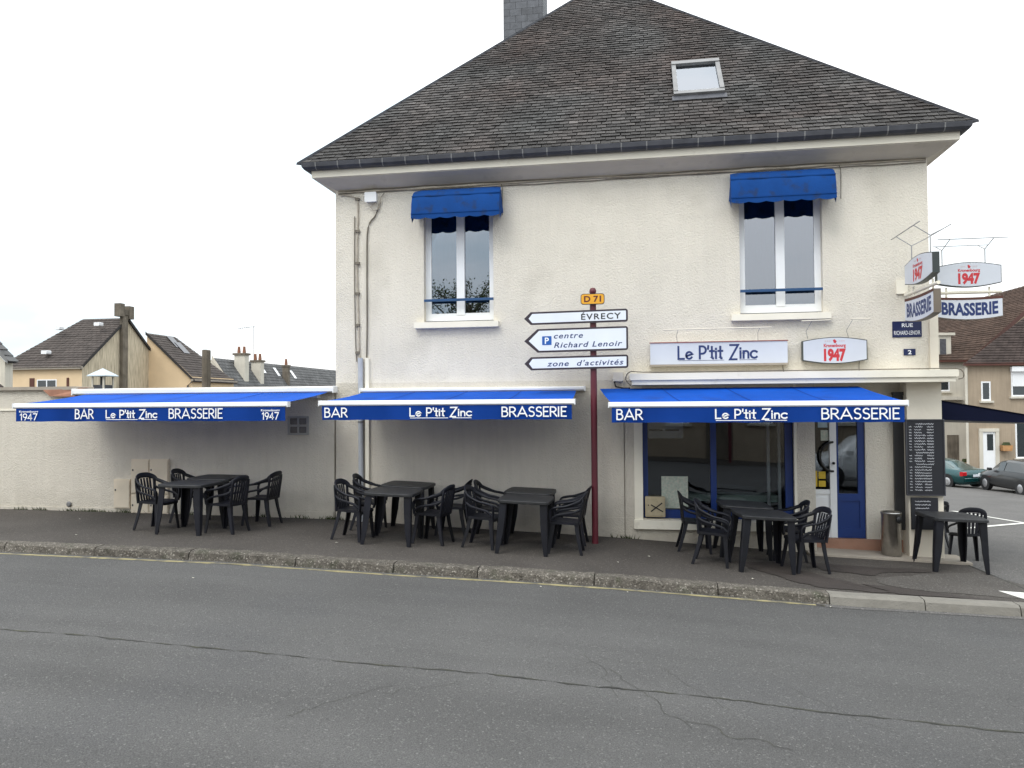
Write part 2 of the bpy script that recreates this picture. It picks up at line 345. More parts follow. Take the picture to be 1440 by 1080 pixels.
def text(body, h, fr, u0, v0, width=None, sx=1, off=0, shear=0, sp=1, mb=None, center=False, lift=0):
    cu = bpy.data.curves.new('t', 'FONT'); cu.body = body; cu.size = 1; cu.offset = off; cu.shear = shear; cu.space_character = sp; cu.resolution_u = 3
    ob = bpy.data.objects.new('t', cu); col.objects.link(ob)
    bpy.context.view_layer.update(); dg = bpy.context.evaluated_depsgraph_get(); me = bpy.data.meshes.new_from_object(ob.evaluated_get(dg))
    vs = [v.co.copy() for v in me.vertices]; fs = [tuple(p.vertices) for p in me.polygons]
    bpy.data.objects.remove(ob); bpy.data.curves.remove(cu); bpy.data.meshes.remove(me)
    mb = mb or MB()
    if not vs: return mb
    x0 = min(v.x for v in vs); x1 = max(v.x for v in vs); k = h / .73
    kx = (width / (x1 - x0)) if width else k * sx
    c = (x1 - x0) * kx / 2 if center else 0
    mb.add([fr(u0 + (v.x - x0) * kx - c, v0 + v.y * k, lift) for v in vs], fs); return mb

# ------------------------------------------------------------------ ground field
GX = [-40, -11.3, -8, -5, -3, -1.4, -.3, .83, 2.3, 4.2, 20, 60]; GZ = [.3, .09, .06, .02, -.07, -.13, -.18, -.245, -.33, -.40, -1.05, -1.05]
def gx(x):
    if x <= GX[0]: return GZ[0]
    for i in range(len(GX) - 1):
        if x <= GX[i + 1]:
            t = (x - GX[i]) / (GX[i + 1] - GX[i]); return GZ[i] + (GZ[i + 1] - GZ[i]) * t
    return GZ[-1]
def sm(t): t = min(1, max(0, t)); return t * t * (3 - 2 * t)
def G(x, y):
    return gx(x) - .25 * sm((y + .1) / 1.8) - .041 * max(0, min(y, 60) - 1.6)
def kerb_y(x): return -2.82 + (.043 * (x + 4.5) if x > -4.5 else 0)
def sheet(name, m, xs, yfun0, yfun1, ny, dz, kind='structure', parent=None, yp=1.0):
    mb = MB(); vs = []
    for x in xs:
        a, b = yfun0(x), yfun1(x)
        for j in range(ny + 1):
            y = a + (b - a) * (j / ny) ** yp; vs.append((x, y, G(x, y) + dz))
    n = ny + 1
    mb.add(vs, [(i * n + j, (i + 1) * n + j, (i + 1) * n + j + 1, i * n + j + 1) for i in range(len(xs) - 1) for j in range(ny)], True)
    return mb.build(name, m, parent, kind=kind, org=(0, 0, 0))
def lin(a, b, n): return [a + (b - a) * i / n for i in range(n + 1)]
mb = MB().quad((-900, -900, -6), (900, -900, -6), (900, 900, -6), (-900, 900, -6)); mb.build('ground', 'ground', kind='structure', org=(0, 0, -6))
XS = lin(-60, -12, 12) + lin(-11.3, 8, 48) + lin(9, 60, 12)
sheet('road', 'road', XS, lambda x: -17.5, lambda x: kerb_y(x) - .1, 24, -.10)
sheet('opposite_pavement', 'pavement', lin(-60, 60, 40), lambda x: -22, lambda x: -17.45, 4, -.085)
SEAM = [(-2.44, 5.9), (-1.7, 4.95), (-.2, 4.42), (1, 4.45), (2, 4.45)]
def seam_x(y):
    y = -y
    return 4.45 + max(0, y - .1) * .08
sheet('side_street', 'side_road', [4.0] + lin(4.3, 12, 24) + lin(13, 80, 20), lambda x: kerb_y(x) + .05, lambda x: 80, 60, -.006, yp=1.8)
pv = MB(); xs = lin(-30, -12, 6) + lin(-11.3, 3.8, 60)
rows = 12; vs = []
for x in xs:
    for j in range(rows + 1):
        y = kerb_y(x) + .03 + (0.55 - kerb_y(x)) * j / rows; vs.append((x, y, G(x, min(y, 0)) + 0))
for k in range(1, 9):
    for j in range(rows + 1):
        t = k / 8; yy = kerb_y(3.8) + .03 + (.55 - kerb_y(3.8)) * j / rows; x = 3.8 + (seam_x(yy) - 3.8) * t
        y = kerb_y(x) + .03 + (.55 - kerb_y(x)) * j / rows; vs.append((x, y, G(x, y)))
n = rows + 1; cnt = len(vs) // n
pv.add(vs, [(i * n + j, (i + 1) * n + j, (i + 1) * n + j + 1, i * n + j + 1) for i in range(cnt - 1) for j in range(rows)], True)
pave = pv.build('pavement', 'pavement', kind='structure', org=(0, 0, 0))
# seam line between pavement and side street
mb = MB(); pts = [(seam_x(y), y) for y in lin(-2.35, -.05, 16)]
for (xa, ya), (xb, yb) in zip(pts, pts[1:]):
    mb.quad((xa - .012, ya, G(xa, ya) + .005), (xa + .012, ya, G(xa, ya) + .005), (xb + .012, yb, G(xb, yb) + .005), (xb - .012, yb, G(xb, yb) + .005))
mb.build('pavement_seam', 'crack', kind='structure', org=(0, 0, 0))
def patch(name, m, pts, dz, kind='structure', jag=.05, seedv=1):
    rr = random.Random(seedv); P = []
    k = len(pts)
    for i in range(k):
        a, b = Vector(pts[i]), Vector(pts[(i + 1) % k]); nseg = max(1, int((b - a).length / .09))
        for j in range(nseg):
            p = a.lerp(b, j / nseg)
            q = mnoise.noise(Vector((p.x * 4, p.y * 4, seedv))) + .5 * mnoise.noise(Vector((p.x * 13, p.y * 13, seedv)))
            d = (b - a).normalized(); P.append(p + Vector((-d.y, d.x)) * q * jag * 1.5)
    c = sum(P, Vector((0, 0))) / len(P); vs = [(c.x, c.y, G(c.x, c.y) + dz)]; fs = []; rings = 5
    for r_ in range(1, rings + 1):
        for p in P:
            q = c.lerp(p, r_ / rings); vs.append((q.x, q.y, G(q.x, q.y) + dz))
    n_ = len(P)
    for i in range(n_): fs.append((0, 1 + i, 1 + (i + 1) % n_))
    for r_ in range(rings - 1):
        for i in range(n_): fs.append((1 + r_ * n_ + i, 1 + (r_ + 1) * n_ + i, 1 + (r_ + 1) * n_ + (i + 1) % n_, 1 + r_ * n_ + (i + 1) % n_))
    return MB().add(vs, fs).build(name, m, kind=kind, org=(c.x, c.y, G(c.x, c.y)))
patch('pavement_patch', 'pavement_pale', [(2.9, -1.95), (3.4, -2.15), (4.9, -2.15), (4.62, -1.2), (4.4, -.75), (3.6, -1.1), (2.9, -1.55)], .004, jag=.05, seedv=3)
patch('wet_stain', 'wet', [(1.2, -1.2), (1.6, -1.9), (2.0, -2.3), (2.9, -2.34), (2.5, -1.95), (2.2, -1.62), (2.0, -1.3), (1.9, -.9)], .0075, jag=.07, seedv=5)
patch('wet_stain', 'wet', [(2.3, -1.25), (2.9, -1.4), (3.1, -1.15), (3.75, -.95), (3.7, -.82), (2.8, -.85), (2.2, -.8)], .0078, jag=.05, seedv=8)
patch('wet_stain', 'wet', [(2.9, -2.36), (3.5, -2.40), (4.1, -2.38), (3.6, -2.28), (3.1, -2.05), (2.6, -1.95)], .0076, jag=.03, seedv=9)
# kerbs
kerb = thing('kerb', None, None, (0, 0, 0)); kerb['kind'] = 'structure'
def kstone(xa, xb, m, rough, label=None):
    g_ = .006; mb = MB(); nseg = max(2, int((xb - xa) / .12)); rr = random.Random(int(xa * 100) + 999); vs = []
    for i in range(nseg + 1):
        x = xa + g_ + (xb - xa - 2 * g_) * i / nseg; y = kerb_y(x); z = G(x, y); e = lambda s_=1: rr.uniform(-1, 1) * rough * s_
        vs += [(x, y + .05, z - .25), (x, y + .045 + e(.5), z + .012 + e(.5)), (x, y - .115 + e(), z + .012 + e(.5)), (x, y - .145 + e(), z - .012 + e()), (x, y - .165 + e(), z - .10), (x, y - .17, z - .25)]
    fs = [(i * 6 + k, i * 6 + k + 1, i * 6 + k + 7, i * 6 + k + 6) for i in range(nseg) for k in range(5)] + [(0, 1, 2, 3, 4, 5), tuple(range(nseg * 6 + 5, nseg * 6 - 1, -1))]
    mb.add(vs, fs); mb.build('kerb_stone', m, kerb, label=label)
xk = [-14.2, -12.7, -11.3, -9.9, -8.45, -7.1, -5.75, -4.3, -3.05, -2.0, -.6, .83, 2.07]
for a, b in zip(xk, xk[1:]): kstone(a, b, 'granite', .012)
xk = [2.07, 3.1, 4.1, 5.1, 6.1, 7.1, 8.1, 9.1]
for a, b in zip(xk, xk[1:]): kstone(a, b, 'concrete_kerb', .001, 'pale smooth concrete kerb block')
def strip(name, m, f, x0, x1, wd, dz, zoff=-.10, step=.25, jit=0, kind='structure', amp=1):
    mb = MB(); vs = []; n_ = int((x1 - x0) / step)
    for i in range(n_ + 1):
        x = x0 + (x1 - x0) * i / n_; y = f(x); ww = wd * (1 + jit * mnoise.noise(Vector((x * 6, 3.3, 0))))
        vs += [(x, y - ww / 2, G(x, y) + zoff + dz), (x, y + ww / 2, G(x, y) + zoff + dz)]
    mb.add(vs, [(2 * i, 2 * i + 2, 2 * i + 3, 2 * i + 1) for i in range(n_)]); return mb.build(name, m, kind=kind, org=(x0, f(x0), G(x0, f(x0)) + zoff))
strip('yellow_line', 'gutter_yellow', lambda x: kerb_y(x) - .275 + .03 * sm((x + 6) / 8), -14, 2.0, .06, .004, jit=.9, step=.1)
strip('gutter_line', 'side_road', lambda x: kerb_y(x) - .235, 1.9, 8.9, .10, .004, jit=.4, step=.1)
crk = lambda x: -6.0 + .04 * mnoise.noise(Vector((x * 1.1, 0, 0))) + .02 * mnoise.noise(Vector((x * 6, 5, 0))) + .014 * mnoise.noise(Vector((x * 21, 8, 0)))
strip('tarmac_joint', 'crack', crk, -12, 8, .014, .004, jit=1.9, step=.025)
def crack_line(p0, p1, wd, seedv):
    rr = random.Random(seedv); n_ = 26; pts = []
    for i in range(n_ + 1):
        t = i / n_; p = Vector(p0).lerp(Vector(p1), t) + Vector((mnoise.noise(Vector((t * 6, seedv, 0))), mnoise.noise(Vector((t * 6, seedv, 9))))) * .09; pts.append((p.x, p.y))
    Lf, Rt = ribbon(pts, wd); k = len(Lf)
    MB().add([(p.x, p.y, G(p.x, p.y) - .0955) for p in Lf] + [(p.x, p.y, G(p.x, p.y) - .0955) for p in Rt], [(i, i + 1, k + i + 1, k + i) for i in range(k - 1)]).build('road_crack', 'crack', kind='structure', org=(pts[0][0], pts[0][1], G(*pts[0]) - .1))
for i, (a, b, wd) in enumerate([((-.3, -5.6), (.3, -6.6), .010), ((.3, -6.5), (.9, -6.75), .014), ((-.5, -5.3), (-.2, -6.2), .007), ((.1, -5.4), (.6, -6.2), .007), ((-1.9, -6.4), (-2.4, -7.1), .009), ((-1.4, -6.2), (-1.9, -6.6), .006), ((1.1, -5.6), (1.7, -6.3), .006), ((-.9, -5.5), (.1, -5.35), .005)]): crack_line(a, b, wd * .4, i * 3.7 + 1)
# road markings on the side street
def marking(pts, nm='road_marking'):
    c = pts[0]; mb = MB().add([(x, y, G(x, y) + .0045) for x, y in pts], [tuple(range(len(pts)))])
    mb.build(nm, 'road_white', kind='structure', org=(c[0], c[1], G(*c)))
marking([(4.19, -1.83), (5.1, -1.86), (5.1, -2.36), (4.45, -2.34), (4.30, -2.15)])
for (a, b, wd) in [((6.9, 6.6), (9.3, 9.0), .14), ((9.3, 9.0), (8.6, 11.6), .14), ((9.3, 9.0), (16, 8.4), .14)]:
    P0, P1 = Vector(a), Vector(b); d = (P1 - P0).normalized(); nn = Vector((-d.y, d.x)) * wd / 2
    for i in range(6):
        q0, q1 = P0.lerp(P1, i / 6), P0.lerp(P1, (i + 1) / 6); marking([tuple(q0 - nn), tuple(q1 - nn), tuple(q1 + nn), tuple(q0 + nn)])
# litter, weeds
for x, y in [(-.35, -1.9), (.05, -1.35), (-4.2, -1.9), (2.05, -2.85), (-.2, -3.02), (-1.2, -3.1), (-5.1, -3.9), (-9.0, -.9), (-8.0, -2.2), (1.3, -2.2)]:
    z = G(x, y) - (.10 if y < -2.8 else 0) + .012; r_ = random.uniform(.012, .024); a = random.uniform(0, 3)
    mb = MB().add([(x + r_ * math.cos(a + k * 1.25) * (1 + .3 * (k % 2)), y + r_ * .8 * math.sin(a + k * 1.25), z + .006 * (k % 2)) for k in range(5)], [(0, 1, 2, 3, 4)])
    mb.build('dead_leaf', 'litter', kind='stuff', org=(x, y, z))
mb = MB()
for i in range(420):
    c = random.choice([-10.9, -10.5, -9.9, -9.6, -9.4, -9.2, -8.8, -8.65, -8.3, -5.05, -5.0, -.3, -7.6, -6.3, -5.6]) + random.gauss(0, .10)
    h = random.uniform(.02, .085); y = -.02 - random.random() * .03; z = G(c, 0) - .005; a = random.uniform(-.05, .05); b = random.uniform(-.04, 0)
    mb.add([(c - .008, y, z), (c + .008, y, z), (c + a, y + b, z + h)], [(0, 1, 2)])
mb.build('weeds', 'weed', kind='stuff', org=(-8, 0, 0), label='small tufts of weeds growing along the foot of the cream wall', cat='weeds', recalc=False)

# ------------------------------------------------------------------ the corner building
B = thing('corner_building', 'cream rendered two storey corner building with steep slate roof above blue awnings', 'building', (-.4, 0, 0))
def wall_grid(x0, x1, z0, z1, holes, y, depth, mb, axis='x'):
    xs = sorted({x0, x1} | {h[0] for h in holes} | {h[1] for h in holes}); zs = sorted({z0, z1} | {h[2] for h in holes} | {h[3] for h in holes})
    P = (lambda u, v, d: (u, y + d, v)) if axis == 'x' else (lambda u, v, d: (y - d, u, v))
    for a, b in zip(xs, xs[1:]):
        for c, d in zip(zs, zs[1:]):
            if any(h[0] <= a and b <= h[1] and h[2] <= c and d <= h[3] for h in holes): continue
            mb.quad(P(a, c, 0), P(b, c, 0), P(b, d, 0), P(a, d, 0))
    for h in holes:
        mb.quad(P(h[0], h[2], 0), P(h[0], h[3], 0), P(h[0], h[3], depth), P(h[0], h[2], depth))
        mb.quad(P(h[1], h[2], 0), P(h[1], h[3], 0), P(h[1], h[3], depth), P(h[1], h[2], depth))
        mb.quad(P(h[0], h[3], 0), P(h[1], h[3], 0), P(h[1], h[3], depth), P(h[0], h[3], depth))
        mb.quad(P(h[0], h[2], 0), P(h[1], h[2], 0), P(h[1], h[2], depth), P(h[0], h[2], depth))
    return mb
WL = (-3.49, -2.34, 3.22, 5.12); WR = (1.46, 2.65, 3.22, 5.12)
mb = wall_grid(-5.0, 4.12, 2.25, 5.46, [WL, WR], 0, .22, MB())
mb.build('upper_wall', 'render', B, recalc=False)
mb = wall_grid(-5.0, 2.5, -.9, 2.25, [(-.02, 2.2, .12, 2.1)], .0, .2, MB())
mb.quad((2.5, 0, -.9), (2.5, 0, 2.25), (2.5, .6, 2.25), (2.5, .6, -.9))
mb.build('ground_floor_wall', 'render_low', B, recalc=False)
mb = MB()
mb.quad((4.12, 0, -1.5), (4.12, 10.2, -1.5), (4.12, 10.2, 5.46), (4.12, 0, 5.46))
mb.quad((-5, 0, -1), (-5, 10.2, -1), (-5, 10.2, 5.46), (-5, 0, 5.46)); mb.quad((-5, 10.2, -1), (4.12, 10.2, -1), (4.12, 10.2, 5.46), (-5, 10.2, 5.46))
mb.quad((3.28, .3, -.17), (3.80, .3, -.17), (3.80, .3, 2.2), (3.28, .3, 2.2))
mb.quad((2.5, .301, 2.02), (3.28, .301, 2.02), (3.28, .301, 2.2), (2.5, .301, 2.2)); mb.quad((3.28, .3, -.17), (3.28, .42, -.17), (3.28, .42, 2.2), (3.28, .3, 2.2))
mb.build('side_wall', 'render', B, recalc=False)
mb = MB().box(-5.0, -.16, -.012, .05, -.9, .13).box(-.16, 2.5, -.012, .05, -.9, -.035); mb.build('plinth', 'render_low', B)
MB().box(3.78, 4.25, 0.0, .5, -.9, 2.18).build('pillar', 'render_smooth', B)
MB().box(4.10, 4.215, -.035, .12, 2.335, 3.34, b=.01).build('corner_post', 'render_smooth', B)
MB().box(4.09, 4.225, -.045, .13, 2.33, 2.37).build('post_foot', 'cream_trim', B)
# window surround of shop front (pale pilaster) and sill
MB().box(-.15, -.023, -.014, .1, -.03, 2.16).box(2.203, 2.24, -.01, .1, .12, 2.16).build('shop_surround', 'cream_trim', B)
MB().box(-.16, 2.42, -.07, .1, -.03, .105, b=.006).build('shop_sill', 'cream_trim', B)
# entrance step
MB().box(2.5, 3.79, .27, .9, -.8, -.17).build('entrance_step', 'tile_red', B)
mb = MB(); sx = [2.35, 2.9, 3.4, 3.9, 4.52]
mb.add([(x, yy, G(x, -.1) + zz) for x in sx for yy, zz in ((-.26, -.3), (-.26, .028), (-.235, .034), (.32, .034))], [(i * 4 + k, i * 4 + k + 1, i * 4 + k + 5, i * 4 + k + 4) for i in range(4) for k in range(3)] + [(0, 1, 2, 3), (16, 17, 18, 19)])
mb.build('threshold_slab', 'slab', B)
# soffit (coved), fascia, gutter
RX0, RX1, RY0, RY1 = -5.28, 4.45, -.32, 10.5
def ring(prof, mb, x0=RX0, x1=RX1, y0=RY0, y1=RY1, smooth=False):
    vs = []
    for o, z in prof: vs += [(x0 - o, y0 - o, z), (x1 + o, y0 - o, z), (x1 + o, y1 + o, z), (x0 - o, y1 + o, z)]
    fs = [(i * 4 + k, i * 4 + (k + 1) % 4, (i + 1) * 4 + (k + 1) % 4, (i + 1) * 4 + k) for i in range(len(prof) - 1) for k in range(4)]
    mb.add(vs, fs, smooth); return mb
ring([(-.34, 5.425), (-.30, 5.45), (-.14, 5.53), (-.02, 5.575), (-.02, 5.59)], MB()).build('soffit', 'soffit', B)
ring([(-.02, 5.588), (.0, 5.588), (.0, 5.705), (-.08, 5.705)], MB()).build('fascia_board', 'cream_trim', B)
gut = ring([(.0, 5.700), (.045, 5.692), (.09, 5.70), (.118, 5.735), (.128, 5.80), (.120, 5.806), (.11, 5.79), (.0, 5.78)], MB(), smooth=False).build('gutter', 'zinc', B)
for i in range(26):
    x = -5.16 + i * .375
    fr_ = [(RY0 - .046, 5.688), (RY0 - .093, 5.696), (RY0 - .122, 5.733), (RY0 - .133, 5.80), (RY0 - .10, 5.812)]
    mb = MB(); vs = [(xx, y, z) for xx in (x - .009, x + .009) for y, z in fr_]; mb.add(vs, [(k, k + 1, k + 6, k + 5) for k in range(4)])
    mb.build('gutter_clip', 'zinc_light', gut)
# canopy slab over the shop
mb = MB().box(-.20, 4.36, -.35, .02, 2.235, 2.335, b=.012).box(4.13, 4.36, .02, 6, 2.235, 2.335); mb.build('canopy', 'cream_trim', B)
mb = MB().box(-.17, 4.33, -.32, .01, 2.165, 2.233).box(4.13, 4.33, .01, 6, 2.165, 2.233).box(2.5, 4.13, .0, .5, 2.19, 2.233); mb.build('canopy_underside', 'cream_trim', B)
# roof
roof = MB().quad((-5.28, -.32, 5.785), (4.45, -.32, 5.785), (4.45, 10.5, 5.785), (-5.28, 10.5, 5.785)).build('roof', 'slate_under', B)
ZA = 5.80; AP = Vector((-.8, 5.05, 11.25)); C0 = Vector((-5.40, -.42, ZA)); C1 = Vector((4.57, -.42, ZA)); C2 = Vector((4.57, 10.6, ZA)); C3 = Vector((-5.40, 10.6, ZA))
def plane_of(a, b, p):
    ex = (b - a).normalized(); up = (p - a) - ex * (p - a).dot(ex); Ls = up.length; return ex, up.normalized(), Ls
SKY = (.50, 1.42, 1.18, 2.78)   # skylight in roof-plane coords: u from C0.x, filled below
def slates(a, b, p, rowh, wdt, m_, parts):
    ex, up, Ls = plane_of(a, b, p); nrm = ex.cross(up); Lb = (b - a).length; pu = (p - a).dot(ex)
    und = MB().add([a - nrm * .02, b - nrm * .02, p - nrm * .02], [(0, 1, 2)]); und.build('roof_deck', 'slate_under', roof)
    out_ = []; r_ = 0
    while r_ * rowh < Ls - .05:
        s0 = r_ * rowh; s1 = s0 + rowh * 1.35
        xl = lambda s: pu * s / Ls; xr = lambda s: Lb - (Lb - pu) * s / Ls
        k0 = int(xl(s0) / wdt) - 1; x = k0 * wdt + (wdt / 2 if r_ % 2 else 0)
        while x < xr(s0):
            g_ = .004; j = random.uniform(-.004, .004); sj = random.uniform(-.010, .006); th = .009 + random.uniform(0, .009)
            u0, u1 = x + g_ + j, x + wdt - g_ + j; q = []
            for (u, s) in ((u0, s0 + sj), (u1, s0 + sj + random.uniform(-.006, .006)), (u1, s1), (u0, s1)):
                s = min(s, Ls); q.append((min(max(u, xl(s) + .0), xr(s)), s))
            if parts and SKYQ(q):
                if q[0][0] < su0: q[1] = (min(q[1][0], su0), q[1][1]); q[2] = (min(q[2][0], su0), q[2][1])
                elif q[1][0] > su1: q[0] = (max(q[0][0], su1), q[0][1]); q[3] = (max(q[3][0], su1), q[3][1])
                else: q = [(0, 0)] * 4
            if q[1][0] - q[0][0] > .012:
                bt = [a + ex * u + up * s for u, s in q]
                hi = [th + .012, th + .012, .004, .004]; top = [pt + nrm * h for pt, h in zip(bt, hi)]; lo = [pt + nrm * (h - .009) for pt, h in zip(bt, hi)]
                cu_, cs_ = (u0 + u1) / 2, s0
                nzv = mnoise.noise(Vector((cu_ * .7, cs_ * .7, 1))) ; f = random.choice([.6, .74, .84, .94, 1.04, 1.15, 1.32]) * (1 + .45 * nzv)
                warm = max(0, mnoise.noise(Vector((cu_ * .9, cs_ * .6, 7))) * 1.6 + .15)
                if random.random() < .02: f *= 1.5
                out_.append((lo, top, (f * (1 + .12 * warm), f, f * (1 - .04 * warm)), s0))
            x += wdt
        r_ += 1
    if parts:
        out_.sort(key=lambda t: t[3])
        for lo, top, tn, _ in out_[:300]: MB().hexa(lo, top, tn).build('slate', m_, roof, org=lo[0], recalc=False)
        out_ = out_[300:]
    mb = MB()
    for lo, top, tn, _ in out_: mb.hexa(lo, top, tn)
    mb.build('slate_courses', m_, roof, kind='stuff', recalc=False)
# skylight window hole in plane coords (u along eave from C0, s up slope)
ex, up, Ls = plane_of(C0, C1, AP); nrmF = ex.cross(up)
su0, su1, ss0, ss1 = .54 + 5.40, 1.34 + 5.40, 1.46, 2.74
def SKYQ(q): return q[1][0] > su0 - .02 and q[0][0] < su1 + .02 and q[0][1] < ss1 - .03 and q[2][1] > ss0 + .12
slates(C0, C1, AP, .108, .15, 'slate', True)
slates(C3, C0, AP, .2, .3, 'slate', False); slates(C1, C2, AP, .2, .3, 'slate', False); slates(C2, C3, AP, .3, .4, 'slate', False)
for a in (C0, C1):
    d = AP - a; n_ = 26
    for i in range(n_):
        p, q = a + d * (i / n_), a + d * ((i + 1.08) / n_); h = Vector((0, 0, .035)); sd_ = Vector((1, 0, 0)) * .07
        bk = Vector((0, .09, -.02)); fr2 = Vector((.0, -.06, -.035))
        MB().hexa([p + sd_ + fr2, q + sd_ + fr2, q - sd_ + bk, p - sd_ + bk] if a is C1 else [p - sd_ + fr2, q - sd_ + fr2, q + sd_ + bk, p + sd_ + bk],
                  [v + h for v in ([p + sd_ * .9 + fr2, q + sd_ * .9 + fr2, q - sd_ + bk, p - sd_ + bk] if a is C1 else [p - sd_ * .9 + fr2, q - sd_ * .9 + fr2, q + sd_ + bk, p + sd_ + bk])]).build('hip_slate', 'zinc', roof, org=p)
# skylight
def rp_(u, s, d=0): return tuple(C0 + ex * u + up * s + nrmF * d)
sk = thing('skylight', None, None, rp_(su0, ss0)); sk.parent = B; sk.location = Vector(rp_(su0, ss0)) - org_of(B); sk.pop('label', None)
F_ = lambda u, v, d: rp_(u, v, d)
mb = MB()
mb.prism([(su0, ss0), (su1, ss0), (su1, ss0 + .10), (su0, ss0 + .10)], F_, 0, .075).prism([(su0, ss1 - .12), (su1, ss1 - .12), (su1, ss1), (su0, ss1)], F_, 0, .10)
mb.prism([(su0, ss0 + .10), (su0 + .07, ss0 + .10), (su0 + .07, ss1 - .12), (su0, ss1 - .12)], F_, 0, .085).prism([(su1 - .07, ss0 + .10), (su1, ss0 + .10), (su1, ss1 - .12), (su1 - .07, ss1 - .12)], F_, 0, .085)
mb.build('frame', 'zinc_light', sk)
MB().prism([(su0 - .03, ss0 - .16), (su1 + .03, ss0 - .16), (su1 + .03, ss0), (su0 - .03, ss0)], F_, .022, .034).build('flashing', 'zinc', sk)
MB().prism([(su0 + .071, ss0 + .101), (su1 - .071, ss0 + .101), (su1 - .071, ss1 - .121), (su0 + .071, ss1 - .121)], F_, .045, .05).build('pane', 'glass_sky', sk)
MB().prism([(su0 + .07, ss0 + .1), (su1 - .07, ss0 + .1), (su1 - .07, ss1 - .12), (su0 + .07, ss1 - .12)], F_, -.02, .0).build('blind', 'poster_blue', sk)
# chimney
chm = MB().box(-2.96, -2.13, 4.7, 5.5, 8.2, 12.2).build('chimney', 'slate_under', B)
z = 8.4; r_ = 0
while z < 12.2:
    x = -2.97 + (.0 if r_ % 2 else -.13)
    while x < -2.12:
        a, b = max(x, -2.975), min(x + .26, -2.115)
        if b - a > .04: f = random.uniform(.8, 1.15); MB().box(a + .003, b - .003, 4.672, 4.699, z, z + .148, tone=(f, f, f * 1.02)).build('slate', 'slate_blue', chm)
        x += .26
    z += .152; r_ += 1
mb = MB(); 
for i in range(26): mb.box(-2.129, -2.10, 4.68, 5.52, 8.4 + i * .152, 8.4 + i * .152 + .148).box(-2.99, -2.962, 4.68, 5.52, 8.4 + i * .152, 8.4 + i * .152 + .148)
mb.build('side_slates', 'slate_blue', chm, kind='stuff')

# upper windows
def casement(h, nm='window'):
    x0, x1, z0, z1 = h; zb = z0 + .03; y = .12
    wn = thing(nm, None, None); wn.parent = B; wn.location = Vector((x0, y, z0)) - org_of(B); wn.pop('label', None)
    cx = (x0 + x1) / 2 + .01; fw = .06
    mb = MB().box(x0, x1, y, y + .06, zb, zb + .09).box(x0, x0 + fw, y, y + .06, zb + .09, z1).box(x1 - fw, x1, y, y + .06, zb + .09, z1)
    mb.box(cx - .065, cx + .065, y - .012, y + .06, zb + .09, z1 - .05).box(x0 + fw, x1 - fw, y, y + .06, z1 - .05, z1)
    mb.box(x0 + fw, cx - .065, y + .008, y + .05, zb + .09, zb + .12).box(cx + .065, x1 - fw, y + .008, y + .05, zb + .09, zb + .12)
    mb.box(x0 + fw, x0 + fw + .03, y + .01, y + .05, zb + .12, z1 - .05).box(x1 - fw - .03, x1 - fw, y + .01, y + .05, zb + .12, z1 - .05)
    mb.build('frame', 'pvc', wn)
    MB().box(x0 + fw + .031, cx - .066, y + .028, y + .034, zb + .121, z1 - .051).build('pane', 'glass_upper', wn)
    MB().box(cx + .066, x1 - fw - .031, y + .028, y + .034, zb + .121, z1 - .051).build('pane', 'glass_upper', wn)
    MB().box(x0 - .14, x1 + .09, -.10, .12, z0 - .10, z0 - .005, b=.008).build('sill', 'cream_trim', wn)
    MB().box(x0 + .002, x1 - .002, .0, .03, z0 + .335, z0 + .375).build('guard_rail', 'rail_blue', wn)
    mb = MB()
    for k in range(16):
        xa = x0 + (x1 - x0) * k / 16; xb = x0 + (x1 - x0) * (k + 1) / 16; mb.quad((xa, .36 + .03 * (k % 2), z0), (xb, .36 + .03 * ((k + 1) % 2), z0), (xb, .36 + .03 * ((k + 1) % 2), z1), (xa, .36 + .03 * (k % 2), z1))
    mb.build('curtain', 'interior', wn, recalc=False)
casement(WL); casement(WR)
# interior shells so that rooms are dark and real
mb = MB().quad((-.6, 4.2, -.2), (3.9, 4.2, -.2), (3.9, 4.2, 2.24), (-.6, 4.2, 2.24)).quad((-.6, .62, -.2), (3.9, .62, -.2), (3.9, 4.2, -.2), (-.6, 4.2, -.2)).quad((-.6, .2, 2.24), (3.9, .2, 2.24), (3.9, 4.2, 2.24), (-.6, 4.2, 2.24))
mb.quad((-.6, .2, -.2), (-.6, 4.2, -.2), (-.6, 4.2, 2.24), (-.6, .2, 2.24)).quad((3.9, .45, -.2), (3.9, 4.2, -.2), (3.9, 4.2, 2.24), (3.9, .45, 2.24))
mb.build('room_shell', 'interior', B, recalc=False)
# shop window
sw = thing('shop_window', None, None); sw.parent = B; sw.location = Vector((0, .12, .12)) - org_of(B); sw.pop('label', None)
mb = MB().box(-.02, .055, .10, .17, .12, 2.1).box(1.0, 1.085, .09, .17, .25, 2.1).box(2.09, 2.2, .10, .17, .12, 2.1).box(.055, 2.09, .10, .17, .12, .25).box(.055, 1.0, .11, .16, 2.02, 2.1).box(1.085, 2.09, .11, .16, 2.02, 2.1)
mb.build('frame', 'blue_paint', sw)
MB().box(.056, .999, .128, .136, .251, 2.019).build('pane', 'glass_shop', sw); MB().box(1.086, 2.089, .128, .136, .251, 2.019).build('pane', 'glass_shop', sw)
MB().box(2.2, 2.23, .06, .2, .12, 2.1).build('side_jamb', 'black', sw)
